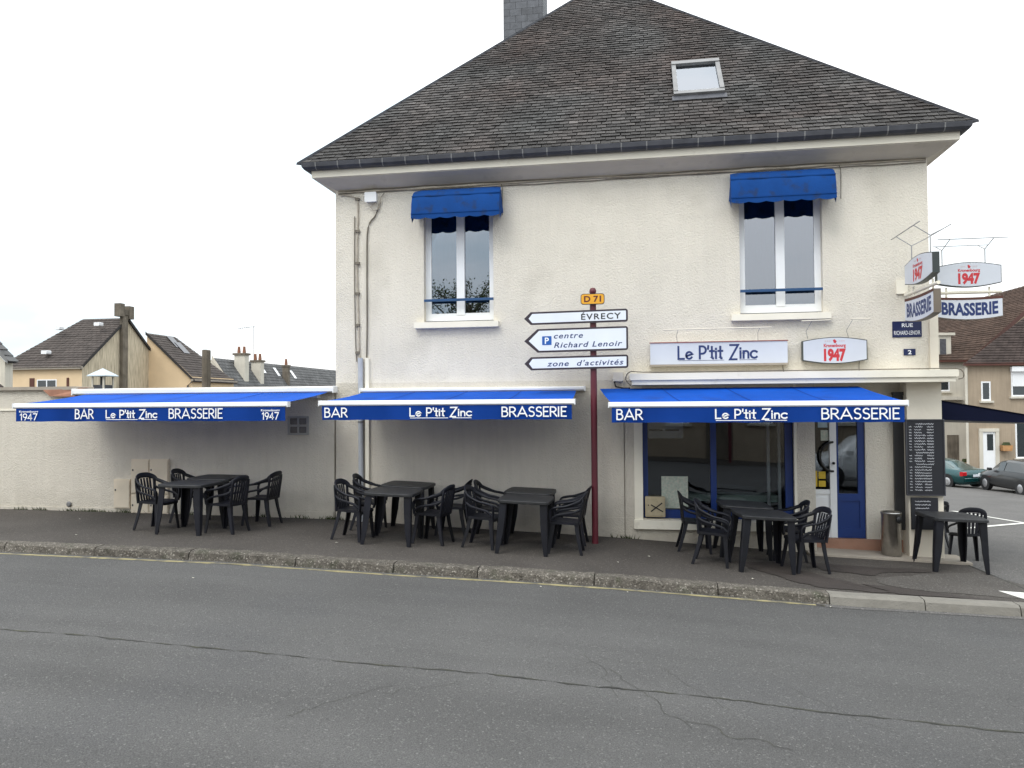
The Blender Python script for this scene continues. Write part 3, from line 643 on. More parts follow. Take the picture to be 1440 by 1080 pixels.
# door
dr = thing('entrance_door', None, None); dr.parent = B; dr.location = Vector((2.5, .35, -.17)) - org_of(B); dr.pop('label', None)
mb = MB().box(2.78, 2.875, .33, .40, -.165, 2.02).box(2.5, 2.78, .34, .395, -.165, -.03).box(2.5, 2.78, .34, .395, .49, .56)
mb.box(2.5, 2.78, .36, .39, -.03, .49).box(2.53, 2.74, .345, .362, .02, .44, b=.02); mb.build('white_leaf', 'pvc', dr)
MB().box(2.5, 2.78, .362, .368, .56, 2.02).build('pane', 'glass_shop', dr)
mb = MB().box(2.878, 2.905, .345, .39, .50, 2.02).box(3.18, 3.275, .335, .39, .50, 2.02).box(2.878, 3.275, .335, .39, -.165, -.02).box(2.878, 3.275, .335, .39, .39, .50).box(2.878, 2.93, .335, .39, -.02, .39).box(3.2, 3.275, .335, .39, -.02, .39).box(2.93, 3.2, .352, .38, -.02, .39)
mb.build('blue_leaf', 'blue_paint', dr)
MB().box(2.905, 3.18, .362, .368, .50, 2.02).build('pane', 'glass_shop', dr)
hd = [(2.84, .30, 1.28)] + [(2.84 + .19 * math.cos(R(a)), .28, 1.06 + .22 * math.sin(R(a))) for a in range(100, 261, 10)] + [(2.84, .30, .84)]
MB().tube([(p[0] - .02, p[1], p[2]) for p in hd], .017, 8).build('handle', 'black', dr)
MB().lathe([(.0, 0), (.02, 0), (.02, .03), (0, .03)], (0, 0, 0), 12).build('lock', 'black', dr, org=(0, 0, 0)).matrix_local = Matrix.Translation(Vector((2.83, .33, .96)) - Vector((2.5, .35, -.17))) @ Matrix.Rotation(R(90), 4, 'X')
for i, (x0, x1, z0, z1, m_) in enumerate([(2.62, 2.76, 1.5, 1.62, 'poster_blue'), (2.66, 2.77, 1.3, 1.46, 'poster'), (2.52, 2.60, .60, .84, 'poster_yellow'), (2.62, 2.72, .72, .83, 'poster_yellow'), (2.62, 2.72, .60, .69, 'poster_yellow')]):
    MB().box(x0, x1, .355, .359, z0, z1).build('sticker', m_, dr)

# things in and at the shop front
pc = MB().box(.26, .66, .112, .118, .27, .76); pc.build('map_poster', 'poster', label='pale green town map stuck inside the left shop window pane', cat='poster', org=(.46, .115, .27))
b = thing('meter_box', 'small beige box with scratched lid fixed below the map poster', 'meter box', (.16, .05, .15))
MB().box(.01, .31, -.02, .095, .15, .455, b=.01).build('box', 'meter_box', b); MB().box(.03, .29, -.03, -.018, .17, .435, b=.008).build('lid', 'meter_box', b)
MB().box(.05, .065, -.036, -.029, .32, .34).build('lock', 'black', b)
MB().prism([(.09, .24), (.1, .225), (.27, .36), (.26, .375)], lambda u, v, d: (u, d, v), -.033, -.031).prism([(.09, .33), (.1, .345), (.28, .24), (.27, .225)], lambda u, v, d: (u, d, v), -.0345, -.0315).build('scratch', 'black', b)
ac = thing('air_conditioner', 'pale blue white air conditioner unit behind the shop window', 'air conditioner', (.3, .5, 1.3))
MB().box(.06, .60, .19, .38, 1.34, 1.60, b=.02).build('casing', 'pvc', ac); MB().box(.08, .29, .185, .191, 1.455, 1.48).box(.33, .54, .185, .191, 1.455, 1.48).build('vent', 'black', ac)
ct = thing('counter', 'pale green counter top seen through the shop window', 'counter', (1.4, 1.0, -.2))
MB().box(.66, 2.0, .24, .62, .37, .47).build('top', 'interior_pale', ct); MB().box(.7, .74, .3, .6, -.2, .37).box(1.9, 1.94, .3, .6, -.2, .37).build('base', 'black', ct)
for x in (1.86, 2.02): MB().tube([(x, .19, -.2), (x, .19, 2.23)], .026, 10).build('reflection_pole', 'pvc', label='%s added white pole for a reflected strip in the right shop window pane' % ('left' if x < 1.9 else 'right'), cat='pole', org=(x, .19, -.2), group='added poles for reflected strips in the shop window')  # added poles stand in for white strips reflected in the glass
bp = thing('black_panel', 'tall narrow black panel between the entrance and the chalkboards', 'panel', (3.7, .2, -.1))
MB().box(3.64, 3.775, .14, .19, .0, 1.98, b=.006).build('board', 'black', bp); MB().box(3.63, 3.777, .12, .2, 1.98, 2.03).build('top_rail', 'black', bp)
# bin
bn = thing('litter_bin', 'round brushed steel litter bin with ashtray top beside the entrance', 'bin', (3.53, -.02, G(3.53, -.1) + .03))
z0 = G(3.53, -.1) + .035
MB().lathe([(.125, 0), (.135, .01), (.135, .60), (.141, .605), (.141, .625), (.12, .63), (.115, .60), (0, .60)], (3.53, -.02, z0), 28).build('body', 'steel', bn)
mb = MB(); mb.lathe([(.0, 0), (.052, 0), (.052, .02), (0, .02)], (0, 0, 0), 20)
ho = mb.build('opening', 'black', bn, org=(0, 0, 0)); ho.matrix_local = Matrix.Translation((.07, -.105, .53)) @ Matrix.Rotation(R(33), 4, 'Z') @ Matrix.Rotation(R(90), 4, 'X')
# chalkboards
def squig(mb, fr, u0, u1, v, h, rr):
    pts = []; x = u0
    while x < u1:
        pts.append((x, v + h * (.5 + .5 * math.sin(len(pts) * 1.9 + rr.uniform(-.5, .5))) * rr.uniform(.4, 1))); x += h * .32
    if len(pts) > 2:
        Lf, Rt = ribbon(pts, .005); k = len(Lf); mb.add([fr(p.x, p.y, .002) for p in Lf] + [fr(p.x, p.y, .002) for p in Rt], [(i, i + 1, k + i + 1, k + i) for i in range(k - 1)])
cb = thing('menu_chalkboard', 'large chalkboard with handwritten white menu hung on the corner pillar', 'chalkboard', (4.0, -.03, .53))
MB().box(3.755, 4.245, -.055, -.02, .545, 1.615).build('board', 'chalkboard', cb)
mb = MB().box(3.74, 4.26, -.065, -.02, .53, .545).box(3.74, 4.26, -.065, -.02, 1.615, 1.63).box(3.74, 3.755, -.065, -.02, .545, 1.615).box(4.245, 4.26, -.065, -.02, .545, 1.615); mb.build('frame', 'zinc', cb)
rr = random.Random(4); mb = MB(); fr = frame((3.755, -.0555, .545))
v = 1.02
for i in range(24):
    if i in (0, 10, 14): squig(mb, fr, .12, .36, v - .01, .022, rr)
    else:
        squig(mb, fr, .03, .07, v - .01, .018, rr); squig(mb, fr, .10, .10 + rr.uniform(.09, .16), v - .01, .024, rr)
        squig(mb, fr, .27 - (.04 if i > 14 else 0), .36 - (.03 if i > 14 else 0), v - .01, .02, rr)
    v -= .0415
mb.build('handwriting', 'chalk', cb, recalc=False)
cb = thing('small_chalkboard', 'small black chalkboard with faint writing under the large menu board', 'chalkboard', (3.98, -.03, .04))
MB().box(3.80, 4.16, -.05, -.02, .04, .50).build('board', 'chalkboard', cb)
mb = MB(); fr = frame((3.80, -.0505, .04))
for i in range(5): squig(mb, fr, .05, .2 + rr.uniform(0, .1), .40 - i * .05, .02, rr)
mb.build('handwriting', 'chalk', cb, recalc=False)

# cables, pipes, boxes on the facade
def wire(name, pts, r_, m_, label, cat='cable', sub=4, group=None):
    P = cat_rom([Vector(p) for p in pts], sub) if len(pts) > 2 else pts
    return MB().tube(P, r_, 6).build(name, m_, label=label, cat=cat, org=pts[0], group=group)
zs = 5.415
for k, (dz, r_, mm) in enumerate([(0, .010, 'cable'), (.028, .008, 'cable_dark'), (-.028, .007, 'cable_dark')]):
    pts = []
    for i in range(31):
        x = -4.95 + 9.05 * i / 30; pts.append((x, -.02, zs + dz - .012 * abs(math.sin(i * 1.1 + k)) - .008 * math.sin(i * .37 + k * 2)))
    wire('eave_cable', pts, r_, mm, ['thick grey cable', 'thin dark upper cable', 'thin dark lower cable'][k] + ' running along the wall under the eaves', sub=2, group='cables under the eaves')
pts = [(-4.9, -.02, 5.36), (-4.75, -.02, 5.35), (-4.63, -.02, 5.28), (-4.60, -.02, 5.1), (-4.62, -.02, 4.2), (-4.60, -.02, 3.4), (-4.58, -.02, 2.6)]
wire('wall_cable', pts, .013, 'cable', 'leftmost pale cable clipped down the wall above the grey drainpipe', group='cables down the left end of the wall')
pts = [(-4.22, -.02, 5.22), (-4.3, -.02, 5.0), (-4.43, -.02, 4.8), (-4.45, -.02, 4.2), (-4.45, -.02, 3.2), (-4.46, -.02, 2.64)]
wire('wall_cable', pts, .012, 'cable_dark', 'darker cable dropping from the junction box down the wall', group='cables down the left end of the wall')
wire('wall_cable', [(-4.66, -.02, 5.0), (-4.665, -.02, 4.0), (-4.65, -.02, 3.0), (-4.63, -.02, 2.6)], .008, 'cable_dark', 'thinnest cable at the left edge of the wall', group='cables down the left end of the wall')
for i, z in enumerate([5.28, 4.75, 4.22, 3.72, 3.2, 2.75]):
    MB().box(-4.645, -4.575, -.045, -.006, z - .02, z + .02).build('cable_clamp', 'cable_dark', label='dark clamp number %s from the top on the left wall cable' % ['one', 'two', 'three', 'four', 'five', 'six'][i], cat='clamp', group='cable clamps', org=(-4.6, -.02, z))
b = thing('junction_box', 'white electrical junction box under the eaves left of the window', 'junction box', (-4.36, 0, 5.2))
MB().box(-4.45, -4.27, -.09, -.003, 5.22, 5.36, b=.008).build('box', 'white_paint', b); MB().box(-4.46, -4.26, -.10, -.09, 5.21, 5.37, b=.01).build('lid', 'white_paint', b)
wire('cable_loop', [(-4.30, -.04, 5.2)] + [(-4.3 + .07 * math.cos(R(a)), -.04, 5.15 + .07 * math.sin(R(a))) for a in range(180, 361, 30)] + [(-4.2, -.04, 5.28), (-4.15, -.03, 5.36)], .008, 'cable', 'short cable looping below the white junction box')
b = thing('drainpipe', 'grey drainpipe standing at the left end of the wall behind the awning', 'drainpipe', (-4.54, -.05, 0))
MB().tube([(-4.545, -.05, G(-4.5, 0)), (-4.555, -.05, 2.66)], .042, 14).build('pipe', 'pipe_grey', b)
for z in (.5, 1.6): MB().lathe([(.05, 0), (.05, .03)], (-4.55, -.05, z), 14).build('bracket', 'zinc_light', b)
MB().box(-4.475, -4.415, -.05, -.003, G(-4.4, 0) + .02, 2.66, b=.006).build('cable_trunking', 'cream_trim', label='cream square cable trunking right beside the grey drainpipe', cat='cable trunking', org=(-4.44, -.02, 0))
wire('thin_conduit', [(-.30, -.015, G(-.3, 0)), (-.30, -.015, 2.0)], .006, 'cable_dark', 'thin dark conduit running up the wall left of the shop window', 'conduit')
wire('canopy_cable', [(-.18, -.36, 2.15), (-.26, -.30, 2.25), (-.2, -.33, 2.36), (.0, -.34, 2.355), (.5, -.34, 2.35), (2.4, -.34, 2.35)], .008, 'cable_dark', 'dark cable curling up round the left end of the canopy')
wire('canopy_cable', [(2.2, -.3, 2.352), (3.0, -.28, 2.352), (3.9, -.3, 2.352), (4.33, -.3, 2.35), (4.42, -.33, 2.30), (4.42, -.33, 2.22), (4.36, -.33, 2.20)], .008, 'cable_dark', 'dark cable lying on the right half of the canopy edge')
b = thing('wall_fitting', 'rusty cream fitting on the wall at the left end of the canopy', 'wall fitting', (-.36, 0, 2.2))
MB().box(-.46, -.30, -.10, -.003, 2.23, 2.37, b=.012).build('box', 'render_smooth', b); MB().tube([(-.44, -.06, 2.23), (-.42, -.07, 2.15), (-.3, -.09, 2.12), (-.2, -.12, 2.12)], .012, 8).build('cable', 'black', b)
wire('sign_cable', [(2.05, -.05, 2.50), (2.06, -.02, 2.40), (2.07, -.02, 2.34)], .006, 'cable_dark', 'short cable hanging below the white rectangular wall sign')
wire('sign_cable', [(3.13, -.05, 2.52), (3.13, -.02, 2.42), (3.13, -.02, 2.34)], .005, 'cable_dark', 'short cable hanging below the rounded beer sign on the wall')
for x, nm in ((-2.2, 'left'), (2.9, 'right')):
    wire('drop_cable', [(x, -.02, 5.4), (x + .02, -.03, 5.3), (x + .015, -.03, 4.9)], .006, 'cable_dark', 'thin cable dropping beside the %s window hood' % nm)
# ------------------------------------------------------------------ low wall on the left
lw = thing('boundary_wall', 'long low cream rendered wall running left from the corner building', 'wall', (-10, 0, 0))
wall_grid(-30, -5.03, -.8, 2.19, [], .0, .2, MB()).quad((-30, .3, -1), (-5.03, .3, -1), (-5.03, .3, 2.19), (-30, .3, 2.19)).quad((-5.03, 0, -1), (-5.03, .3, -1), (-5.03, .3, 2.19), (-5.03, 0, 2.19)).quad((-30, 0, 2.19), (-5.03, 0, 2.19), (-5.03, .3, 2.19), (-30, .3, 2.19)).build('wall', 'render_low', lw, recalc=False)
MB().box(-30, -9.75, -.06, .36, 2.192, 2.25, b=.01).box(-9.0, -5.03, -.02, .34, 2.192, 2.21).build('coping', 'slab', lw)
MB().box(-30, -5.04, -.02, 0.05, -.9, .135).build('plinth', 'render_low', lw)
MB().box(-30, -9.5, -.02, .05, 1.83, 1.855).build('string_course', 'cream_trim', lw)
MB().add([(-10.4, -.09, 2.19), (-10.25, -.10, 2.08), (-9.75, -.10, 2.07), (-9.5, -.07, 2.17), (-9.7, -.03, 2.21), (-10.4, .2, 2.24), (-9.7, .2, 2.24)], [(0, 1, 2, 3, 4), (0, 4, 6, 5)]).build('broken_tiles', 'brick_tile', label='broken reddish tiles on the wall top at the left end of the awning', cat='tiles', org=(-10, 0, 2.1))
def cabinet(x0, x1, z0, z1, label):
    c = thing('meter_cabinet', label, 'cabinet', ((x0 + x1) / 2, 0, z0), group='meter cabinets in the low wall')
    MB().box(x0, x1, -.05, .02, z0, z1).build('body', 'cabinet_cream', c); MB().box(x0 + .012, x1 - .012, -.062, -.05, z0 + .02, z1 - .02, b=.004).build('door', 'cabinet_cream', c)
    MB().box(x0 + .03, x0 + .05, -.07, -.061, z1 - .2, z1 - .17).build('lock', 'zinc', c)
cabinet(-8.70, -8.36, .40, .985, 'upper left pale door of the meter cabinets in the low wall'); cabinet(-8.352, -8.0, .40, .99, 'upper right pinkish door of the meter cabinets by the back chair')
cabinet(-8.70, -8.36, .055, .385, 'lower left pale door of the meter cabinets near the ground'); cabinet(-8.352, -8.0, .055, .385, 'lower right pale door of the meter cabinets behind the chair')
cabinet(-9.03, -8.72, .14, .64, 'lowest leftmost orange beige cabinet door in the low wall')
vg = thing('glass_block_vent', 'small square vent of four glass blocks in the low wall', 'vent', (-5.65, 0, 1.4))
MB().box(-5.84, -5.80, -.02, .02, 1.40, 1.71).box(-5.51, -5.47, -.02, .02, 1.40, 1.71).box(-5.80, -5.51, -.02, .02, 1.40, 1.43).box(-5.80, -5.51, -.02, .02, 1.68, 1.71).box(-5.67, -5.64, -.02, .02, 1.43, 1.68).box(-5.80, -5.67, -.018, .02, 1.54, 1.57).box(-5.64, -5.51, -.018, .02, 1.54, 1.57).build('frame', 'grey_metal', vg)
for x in (-5.798, -5.638):
    for z in (1.432, 1.572): MB().box(x, x + .126, -.010, .01, z, z + .106, b=.008).build('glass_block', 'glass_block', vg)
MB().lathe([(0, 0), (.035, 0), (.05, .02), (.03, .03), (0, .025)], (0, 0, 0), 16).build('wall_outlet', 'zinc_light', label='small round drain outlet low on the cream wall', cat='outlet', org=(0, 0, 0)).matrix_world = Matrix.Translation((-9.93, -.0, .19)) @ Matrix.Rotation(R(90), 4, 'X')

# ------------------------------------------------------------------ awnings
def awning(bx0, bx1, fx0, fx1, cx0, cx1, yb, zb, zf, yf, label, words, group='big blue awnings over the pavement', logos=(), casset=True, chh=.07):
    A = thing('awning', label, 'awning', ((fx0 + fx1) / 2, 0, zb), group=group)
    if casset:
        c = MB().prism([(0, zb), (-.14, zb), (-.17, zb + .02), (-.17, zb + chh - .02), (-.12, zb + chh), (0, zb + chh)], lambda u, v, d: (d, u, v), cx0, cx1).build('cassette', 'white_paint', A)
        for x in (cx0 - .02, cx1): MB().box(x, x + .02, -.175, 0, zb - .01, zb + chh + .006, b=.01).build('end_cap', 'white_paint', A)
    nx, ny = 24, 8; vs = []
    for j in range(ny + 1):
        t = j / ny; y = yb + (yf - yb) * t
        for i in range(nx + 1):
            s_ = i / nx; xa = bx0 + (fx0 + .03 - bx0) * t; xb = bx1 + (fx1 - .03 - bx1) * t
            vs.append((xa + (xb - xa) * s_, y, zb + (zf + .028 - zb) * t - .012 * math.sin(math.pi * t) * (1 - .6 * math.sin(s_ * 13)) - .003 * math.sin(s_ * 47) * t))
    n = nx + 1
    MB().add(vs, [(j * n + i, j * n + i + 1, (j + 1) * n + i + 1, (j + 1) * n + i) for j in range(ny) for i in range(nx)], True).build('fabric', 'blue_fabric', A)
    k_ = int((fx1 - fx0) / 1.2)
    for q_ in range(1, k_ + 1):
        t_ = q_ / (k_ + 1); mbs = MB(); pr = []
        for j in range(ny + 1):
            tt = j / ny; xa = bx0 + (fx0 + .03 - bx0) * tt; xb = bx1 + (fx1 - .03 - bx1) * tt; x = xa + (xb - xa) * t_
            z_ = zb + (zf + .028 - zb) * tt - .012 * math.sin(math.pi * tt) * (1 - .6 * math.sin(t_ * 13)) - .003 * math.sin(t_ * 47) * tt + .004; y_ = yb + (yf - yb) * tt; pr += [(x - .008, y_, z_), (x + .008, y_, z_)]
        mbs.add(pr, [(2 * j, 2 * j + 1, 2 * j + 3, 2 * j + 2) for j in range(ny)]).build('seam', 'shade_and_seam_blue', A)
    MB().prism([(yf + .03, zf - .037), (yf - .03, zf - .036), (yf - .045, zf - .02), (yf - .04, zf + .02), (yf - .01, zf + .037), (yf + .04, zf + .034)], lambda u, v, d: (d, u, v), fx0, fx1).build('front_bar', 'white_paint', A)
    for x in (fx0 - .012, fx1): MB().box(x, x + .012, yf - .05, yf + .045, zf - .04, zf + .041).build('bar_cap', 'white_paint', A)
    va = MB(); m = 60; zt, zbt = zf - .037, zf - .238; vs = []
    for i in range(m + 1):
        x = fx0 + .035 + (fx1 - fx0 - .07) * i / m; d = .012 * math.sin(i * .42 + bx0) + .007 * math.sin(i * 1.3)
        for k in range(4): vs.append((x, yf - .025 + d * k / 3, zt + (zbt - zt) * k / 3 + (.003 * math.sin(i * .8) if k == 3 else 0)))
    va.add(vs, [(i * 4 + k, i * 4 + k + 1, i * 4 + k + 5, i * 4 + k + 4) for i in range(m) for k in range(3)], True); va.build('valance', 'shade_and_seam_blue', A)
    for s0, s1 in (((fx0 + .25), 1), ((fx1 - .25), -1)):
        el = (s0 + s1 * .75, (yb + yf) / 2 + .1, (zb + zf) / 2 - .10)
        MB().sweep([(s0, -.12, zb - .04), el], [(0, 0, 1)] * 2, [.05] * 2, [.035] * 2, 2).sweep([el, (s0 - s1 * .02, yf + .03, zf - .01)], [(0, 0, 1)] * 2, [.045] * 2, [.03] * 2, 2).tube([(el[0], el[1], el[2] - .03), (el[0], el[1], el[2] + .03)], .035, 10).build('folding_arm', 'grey_metal', A)
        MB().box(s0 - .05, s0 + .05, -.16, 0, zb - .09, zb - .02).build('arm_bracket', 'white_paint', A)
    fr = frame((0, yf - .046, zf - .215))
    for wd_, u0, u1, h, ul in words:
        mb = strokes(wd_, h, .0185, fr, u0, u1, v0=(.02 if not ul else .03))
        if ul:
            L_ = u1 - u0; mb.prism([(u0, -.002), (u0 + L_ * .63, -.002), (u0 + L_ * .63, .007), (u0, .007)], fr, 0.0, .002).prism([(u0 + L_ * .70, -.002), (u1 + .01, -.002), (u1 + .01, .007), (u0 + L_ * .70, .007)], fr, 0.0, .002)
        mb.build('lettering', 'letter_white', A, recalc=False)
    for u0, u1 in logos:
        mb = strokes('1947', .095, .015, fr, u0 + .02, u1 - .02, v0=.0)
        text('Kronenbourg', .032, fr, u0, .115, width=u1 - u0, off=.02, mb=mb); mb.build('lettering', 'letter_white', A, recalc=False)
    return A
awning(-9.52, -5.08, -9.56, -5.06, -9.75, -4.99, -.16, 2.10, 1.912, -1.6, 'leftmost big blue awning, on the low wall, reading BAR and BRASSERIE between two 1947 logos',
       [('BAR', -8.48, -8.18, .135, 0), ("Le P'tit Zinc", -7.96, -7.13, .11, 1), ('BRASSERIE', -6.92, -6.07, .135, 0)], logos=[(-9.45, -9.12), (-5.46, -5.17)], chh=.10)
awning(-4.46, -1.02, -4.57, -.92, -4.51, -.90, -.16, 2.09, 1.92, -1.6, 'middle big blue awning left of the maroon signpost',
       [('BAR', -4.48, -4.15, .125, 0), ("Le P'tit Zinc", -3.22, -2.35, .11, 1), ('BRASSERIE', -1.91, -1.03, .125, 0)])
awning(-.66, 3.08, -.455, 3.275, -.68, 3.12, -.12, 2.115, 1.872, -1.6, 'big blue awning over the shop window and entrance door',
       [('BAR', -.35, -.02, .13, 0), ("Le P'tit Zinc", .93, 1.81, .115, 1), ('BRASSERIE', 2.25, 3.17, .13, 0)], casset=False)
# side street awning
sa = thing('side_awning', 'navy awning, darkened as backlit, on the side street wall behind the chalkboard pillar', 'awning', (4.3, 2.5, 1.9))
mb = MB(); mb.add([(4.2, .6, 1.95), (6.3, .6, 1.56), (6.3, 4.6, 1.56), (4.2, 4.6, 1.95), (4.2, .6, 1.935), (6.3, .6, 1.545), (6.3, 4.6, 1.545), (4.2, 4.6, 1.935)], [(0, 1, 2, 3), (4, 5, 6, 7)]); mb.build('fabric', 'backlit_navy', sa)
MB().quad((4.26, .61, 1.935), (6.28, .61, 1.56), (6.28, .61, 1.53), (4.26, .61, 1.615)).build('side_flap', 'backlit_navy', sa, recalc=False)
MB().box(6.28, 6.34, .58, 4.62, 1.51, 1.60).build('front_bar', 'grey_metal', sa)
MB().sweep([(4.26, .75, 1.60), (5.3, .8, 1.57), (6.28, .75, 1.55)], [(0, 0, 1)] * 3, [.05] * 3, [.04] * 3, 3).build('folding_arm', 'grey_metal', sa)
# window hoods
def hood(x0, x1, label):
    H = thing('window_hood', label, 'awning', ((x0 + x1) / 2, 0, 5.0), group='rounded blue window hoods')
    prof = [(-.005, 5.33), (-.06, 5.345), (-.15, 5.33), (-.24, 5.28), (-.31, 5.20), (-.35, 5.08), (-.37, 4.90)]
    mb = MB(); nx = 14; vs = []
    for y, z in prof:
        ins = max(0, .045 - abs(y) * .25)
        for i in range(nx + 1): vs.append((x0 + ins + (x1 - x0 - 2 * ins) * i / nx, y - .005 * math.sin(i * 1.3), z - (.012 if i in (0, nx) else 0)))
    n = nx + 1; mb.add(vs, [(j * n + i, j * n + i + 1, (j + 1) * n + i + 1, (j + 1) * n + i) for j in range(len(prof) - 1) for i in range(nx)], True)
    mb.build('cover', 'hood_fabric', H, recalc=False)
    for x in (x0, x1):
        mb = MB(); k = len(prof); sg = 1 if x == x0 else -1; mb.add([(x + sg * max(0, .045 - abs(y) * .25), y, z - .012) for y, z in prof] + [(x, -.35, 4.84), (x, -.31, 4.77), (x, -.22, 4.86), (x, -.12, 4.92), (x, -.005, 4.94)], [tuple(range(k + 5))]); mb.build('side_panel', 'hood_fabric', H, recalc=False)
    mb = MB(); m = 66; vs = []
    for i in range(m + 1):
        t = i / m; zz = 4.835 - .022 * abs(math.sin(t * math.pi * 6)); vs += [(x0 + (x1 - x0) * t, -.372, 4.905), (x0 + (x1 - x0) * t, -.376, zz)]
    mb.add(vs, [(2 * i, 2 * i + 1, 2 * i + 3, 2 * i + 2) for i in range(m)]); mb.build('valance', 'hood_fabric', H, recalc=False)
    MB().box(x0, x1, -.380, -.366, 4.895, 4.91).box(x0 - .002, x1 + .002, -.324, -.310, 5.185, 5.20).build('rib', 'hood_fabric', H)
hood(-3.59, -2.17, 'rounded blue hood over the left upper window'); hood(1.31, 2.78, 'rounded blue hood over the right upper window')

# ------------------------------------------------------------------ signs
def rrect(u0, u1, v0, v1, r_, n=4):
    P = []
    for cx, cy, a in ((u1 - r_, v0 + r_, -90), (u1 - r_, v1 - r_, 0), (u0 + r_, v1 - r_, 90), (u0 + r_, v0 + r_, 180)): P += arc(cx, cy, r_, r_, a, a + 90, n)
    return P
sp = thing('direction_signpost', 'maroon signpost carrying three white arrow signs and a yellow D 71 plate', 'signpost', (-.72, -.64, G(-.72, -.64)))
MB().lathe([(.047, 0), (.047, 3.62), (.046, 3.64)], (-.72, -.64, G(-.72, -.64) - .02), 16).lathe([(.0, 0), (.03, .0), (.05, .03), (.052, .06), (.035, .095), (0, .105)], (-.72, -.64, G(-.72, -.64) + 3.66), 14).build('pole', 'maroon', sp)
plates = MB()
def arrow(u0, u1, v0, v1, tip, tl, tr_, name='sign'):
    fr = frame((-.72, -.70, 0)); x = lambda a: a
    def outline(e, tp):
        r_ = .035; P = [(u0 + tp + e * .9, (v0 + v1) / 2 + 0.0)]
        mid = (v0 + v1) / 2
        return [(u0 + e * 2.6, mid), (u0 + tip + e * .9, v0 + e)] + arc(u1 - r_, v0 + r_, r_ - e, r_ - e, -90, 0, 4) + arc(u1 - r_, v1 - r_, r_ - e, r_ - e, 0, 90, 4) + [(u0 + tip + e * .9, v1 - e)]
    tiltv = .012
    frt = lambda u, v, d=0: fr(u, v + (u) * tiltv, d)
    s = MB().prism(outline(0, 0), frt, 0, .018).build(name, 'sign_edge', sp)
    MB().prism(outline(.027, 0), frt, .0182, .022).build('face', 'sign_white', s)
    return s, lambda u, v, d=0: frt(u, v, .0232 + d)
s1, f1 = arrow(-1.02, .51, 3.075, 3.265, .10, 0, 0)
text('ÉVRECY', .088, f1, -.17, 3.125, width=.58, off=.02, sp=1.2).build('lettering', 'letter_black', s1, recalc=False)
s2, f2 = arrow(-1.02, .51, 2.66, 3.01, .20, 0, 0)
text('centre', .082, f2, -.575, 2.862, width=.43, off=.014, shear=.25, sp=1.15).build('lettering', 'letter_navy', s2, recalc=False)
text('Richard Lenoir', .082, f2, -.575, 2.725, width=1.0, off=.014, shear=.25, sp=1.15).build('lettering', 'letter_navy', s2, recalc=False)
MB().prism(rrect(-.75, -.61, 2.77, 2.90, .008), f2, 0, .0015).build('parking_symbol', 'sign_blue', s2)
text('P', .095, f2, -.71, 2.788, off=.02, lift=.003).build('lettering', 'letter_white', s2, recalc=False)
s3, f3 = arrow(-1.02, .51, 2.40, 2.595, .10, 0, 0)
text("zone  d'activités", .082, f3, -.68, 2.452, width=1.12, off=.014, shear=.25, sp=1.15).build('lettering', 'letter_navy', s3, recalc=False)
fr = frame((-.72, -.70, 0))
s4 = MB().prism(rrect(-.175, .175, 3.345, 3.505, .04), fr, 0, .018).build('sign', 'sign_edge', sp)
MB().prism(rrect(-.165, .165, 3.355, 3.495, .032), fr, .0182, .021).build('face', 'sign_yellow', s4)
text('D 71', .088, fr, -.125, 3.385, width=.25, off=.03, lift=.0225).build('lettering', 'letter_dark_red', s4, recalc=False)
for z in (3.17, 2.84, 2.50): MB().box(-.79, -.65, -.70, -.635, z - .015, z + .015).build('clamp', 'zinc', sp)

ws = thing('wall_sign', "white rectangular box sign reading Le P'tit Zinc on the wall above the canopy", 'sign', (1.1, 0, 2.47))
MB().box(.11, 2.11, -.13, -.02, 2.475, 2.80, b=.004).build('box', 'sign_face', ws); MB().box(.10, 2.12, -.14, -.10, 2.80, 2.812).build('top_strip', 'sign_strip', ws)
MB().box(.10, 2.12, -.135, -.01, 2.445, 2.474).build('bottom_strip', 'slab', ws)
fr = frame((0, -.1315, 0)); mb = strokes("Le P'tit Zinc", .185, .030, fr, .53, 1.66, v0=2.555)
mb.prism([(.53, 2.525), (1.20, 2.525), (1.20, 2.531), (.53, 2.531)], fr, 0, .001).prism([(1.42, 2.525), (1.67, 2.525), (1.67, 2.531), (1.42, 2.531)], fr, 0, .001); mb.build('lettering', 'letter_navy', ws, recalc=False)
def barrel(u0, u1, v0, v1, bl):
    P = []
    for i in range(13): t = i / 12; P.append((u0 + (u1 - u0) * t, v0 - bl * math.sin(math.pi * t)))
    for i in range(13): t = i / 12; P.append((u1 - (u1 - u0) * t, v1 + bl * math.sin(math.pi * t)))
    return P
def beer(S, fr, w_, h_, bl, th, back=True, flip=False):
    MB().prism(barrel(-w_ / 2, w_ / 2, -h_ / 2, h_ / 2, bl), fr, -th, 0).build('box', 'plate_dark', S); 
    MB().prism(barrel(-w_ / 2 + .012, w_ / 2 - .012, -h_ / 2 + .01, h_ / 2 - .01, bl), fr, .0004, .003).build('face', 'sign_face', S)
    g = lambda u, v, d=0: fr(u, v, .0045 + d)
    mb = text('1947', h_ * .58, g, -w_ * .17, -h_ * .5, width=w_ * .34, off=.055)
    text('Kronenbourg', h_ * .17, g, -w_ * .17, h_ * .17, width=w_ * .34, off=.035, mb=mb)
    mb.prism([(-.012, h_ * .38), (.012, h_ * .36), (.028, h_ * .46), (.0, h_ * .56), (-.025, h_ * .52)], g, 0, .001)
    mb.build('lettering', 'letter_red', S, recalc=False)
    mb = MB()
    for s_ in (-1, 1):
        for k in range(3): mb.prism([(s_ * (.06 + k * .03), h_ * .44), (s_ * (.078 + k * .03), h_ * .44), (s_ * (.078 + k * .03), h_ * .5), (s_ * (.06 + k * .03), h_ * .5)], g, 0, .001)
    mb.build('emblem', 'sign_pale_print', S, recalc=False)
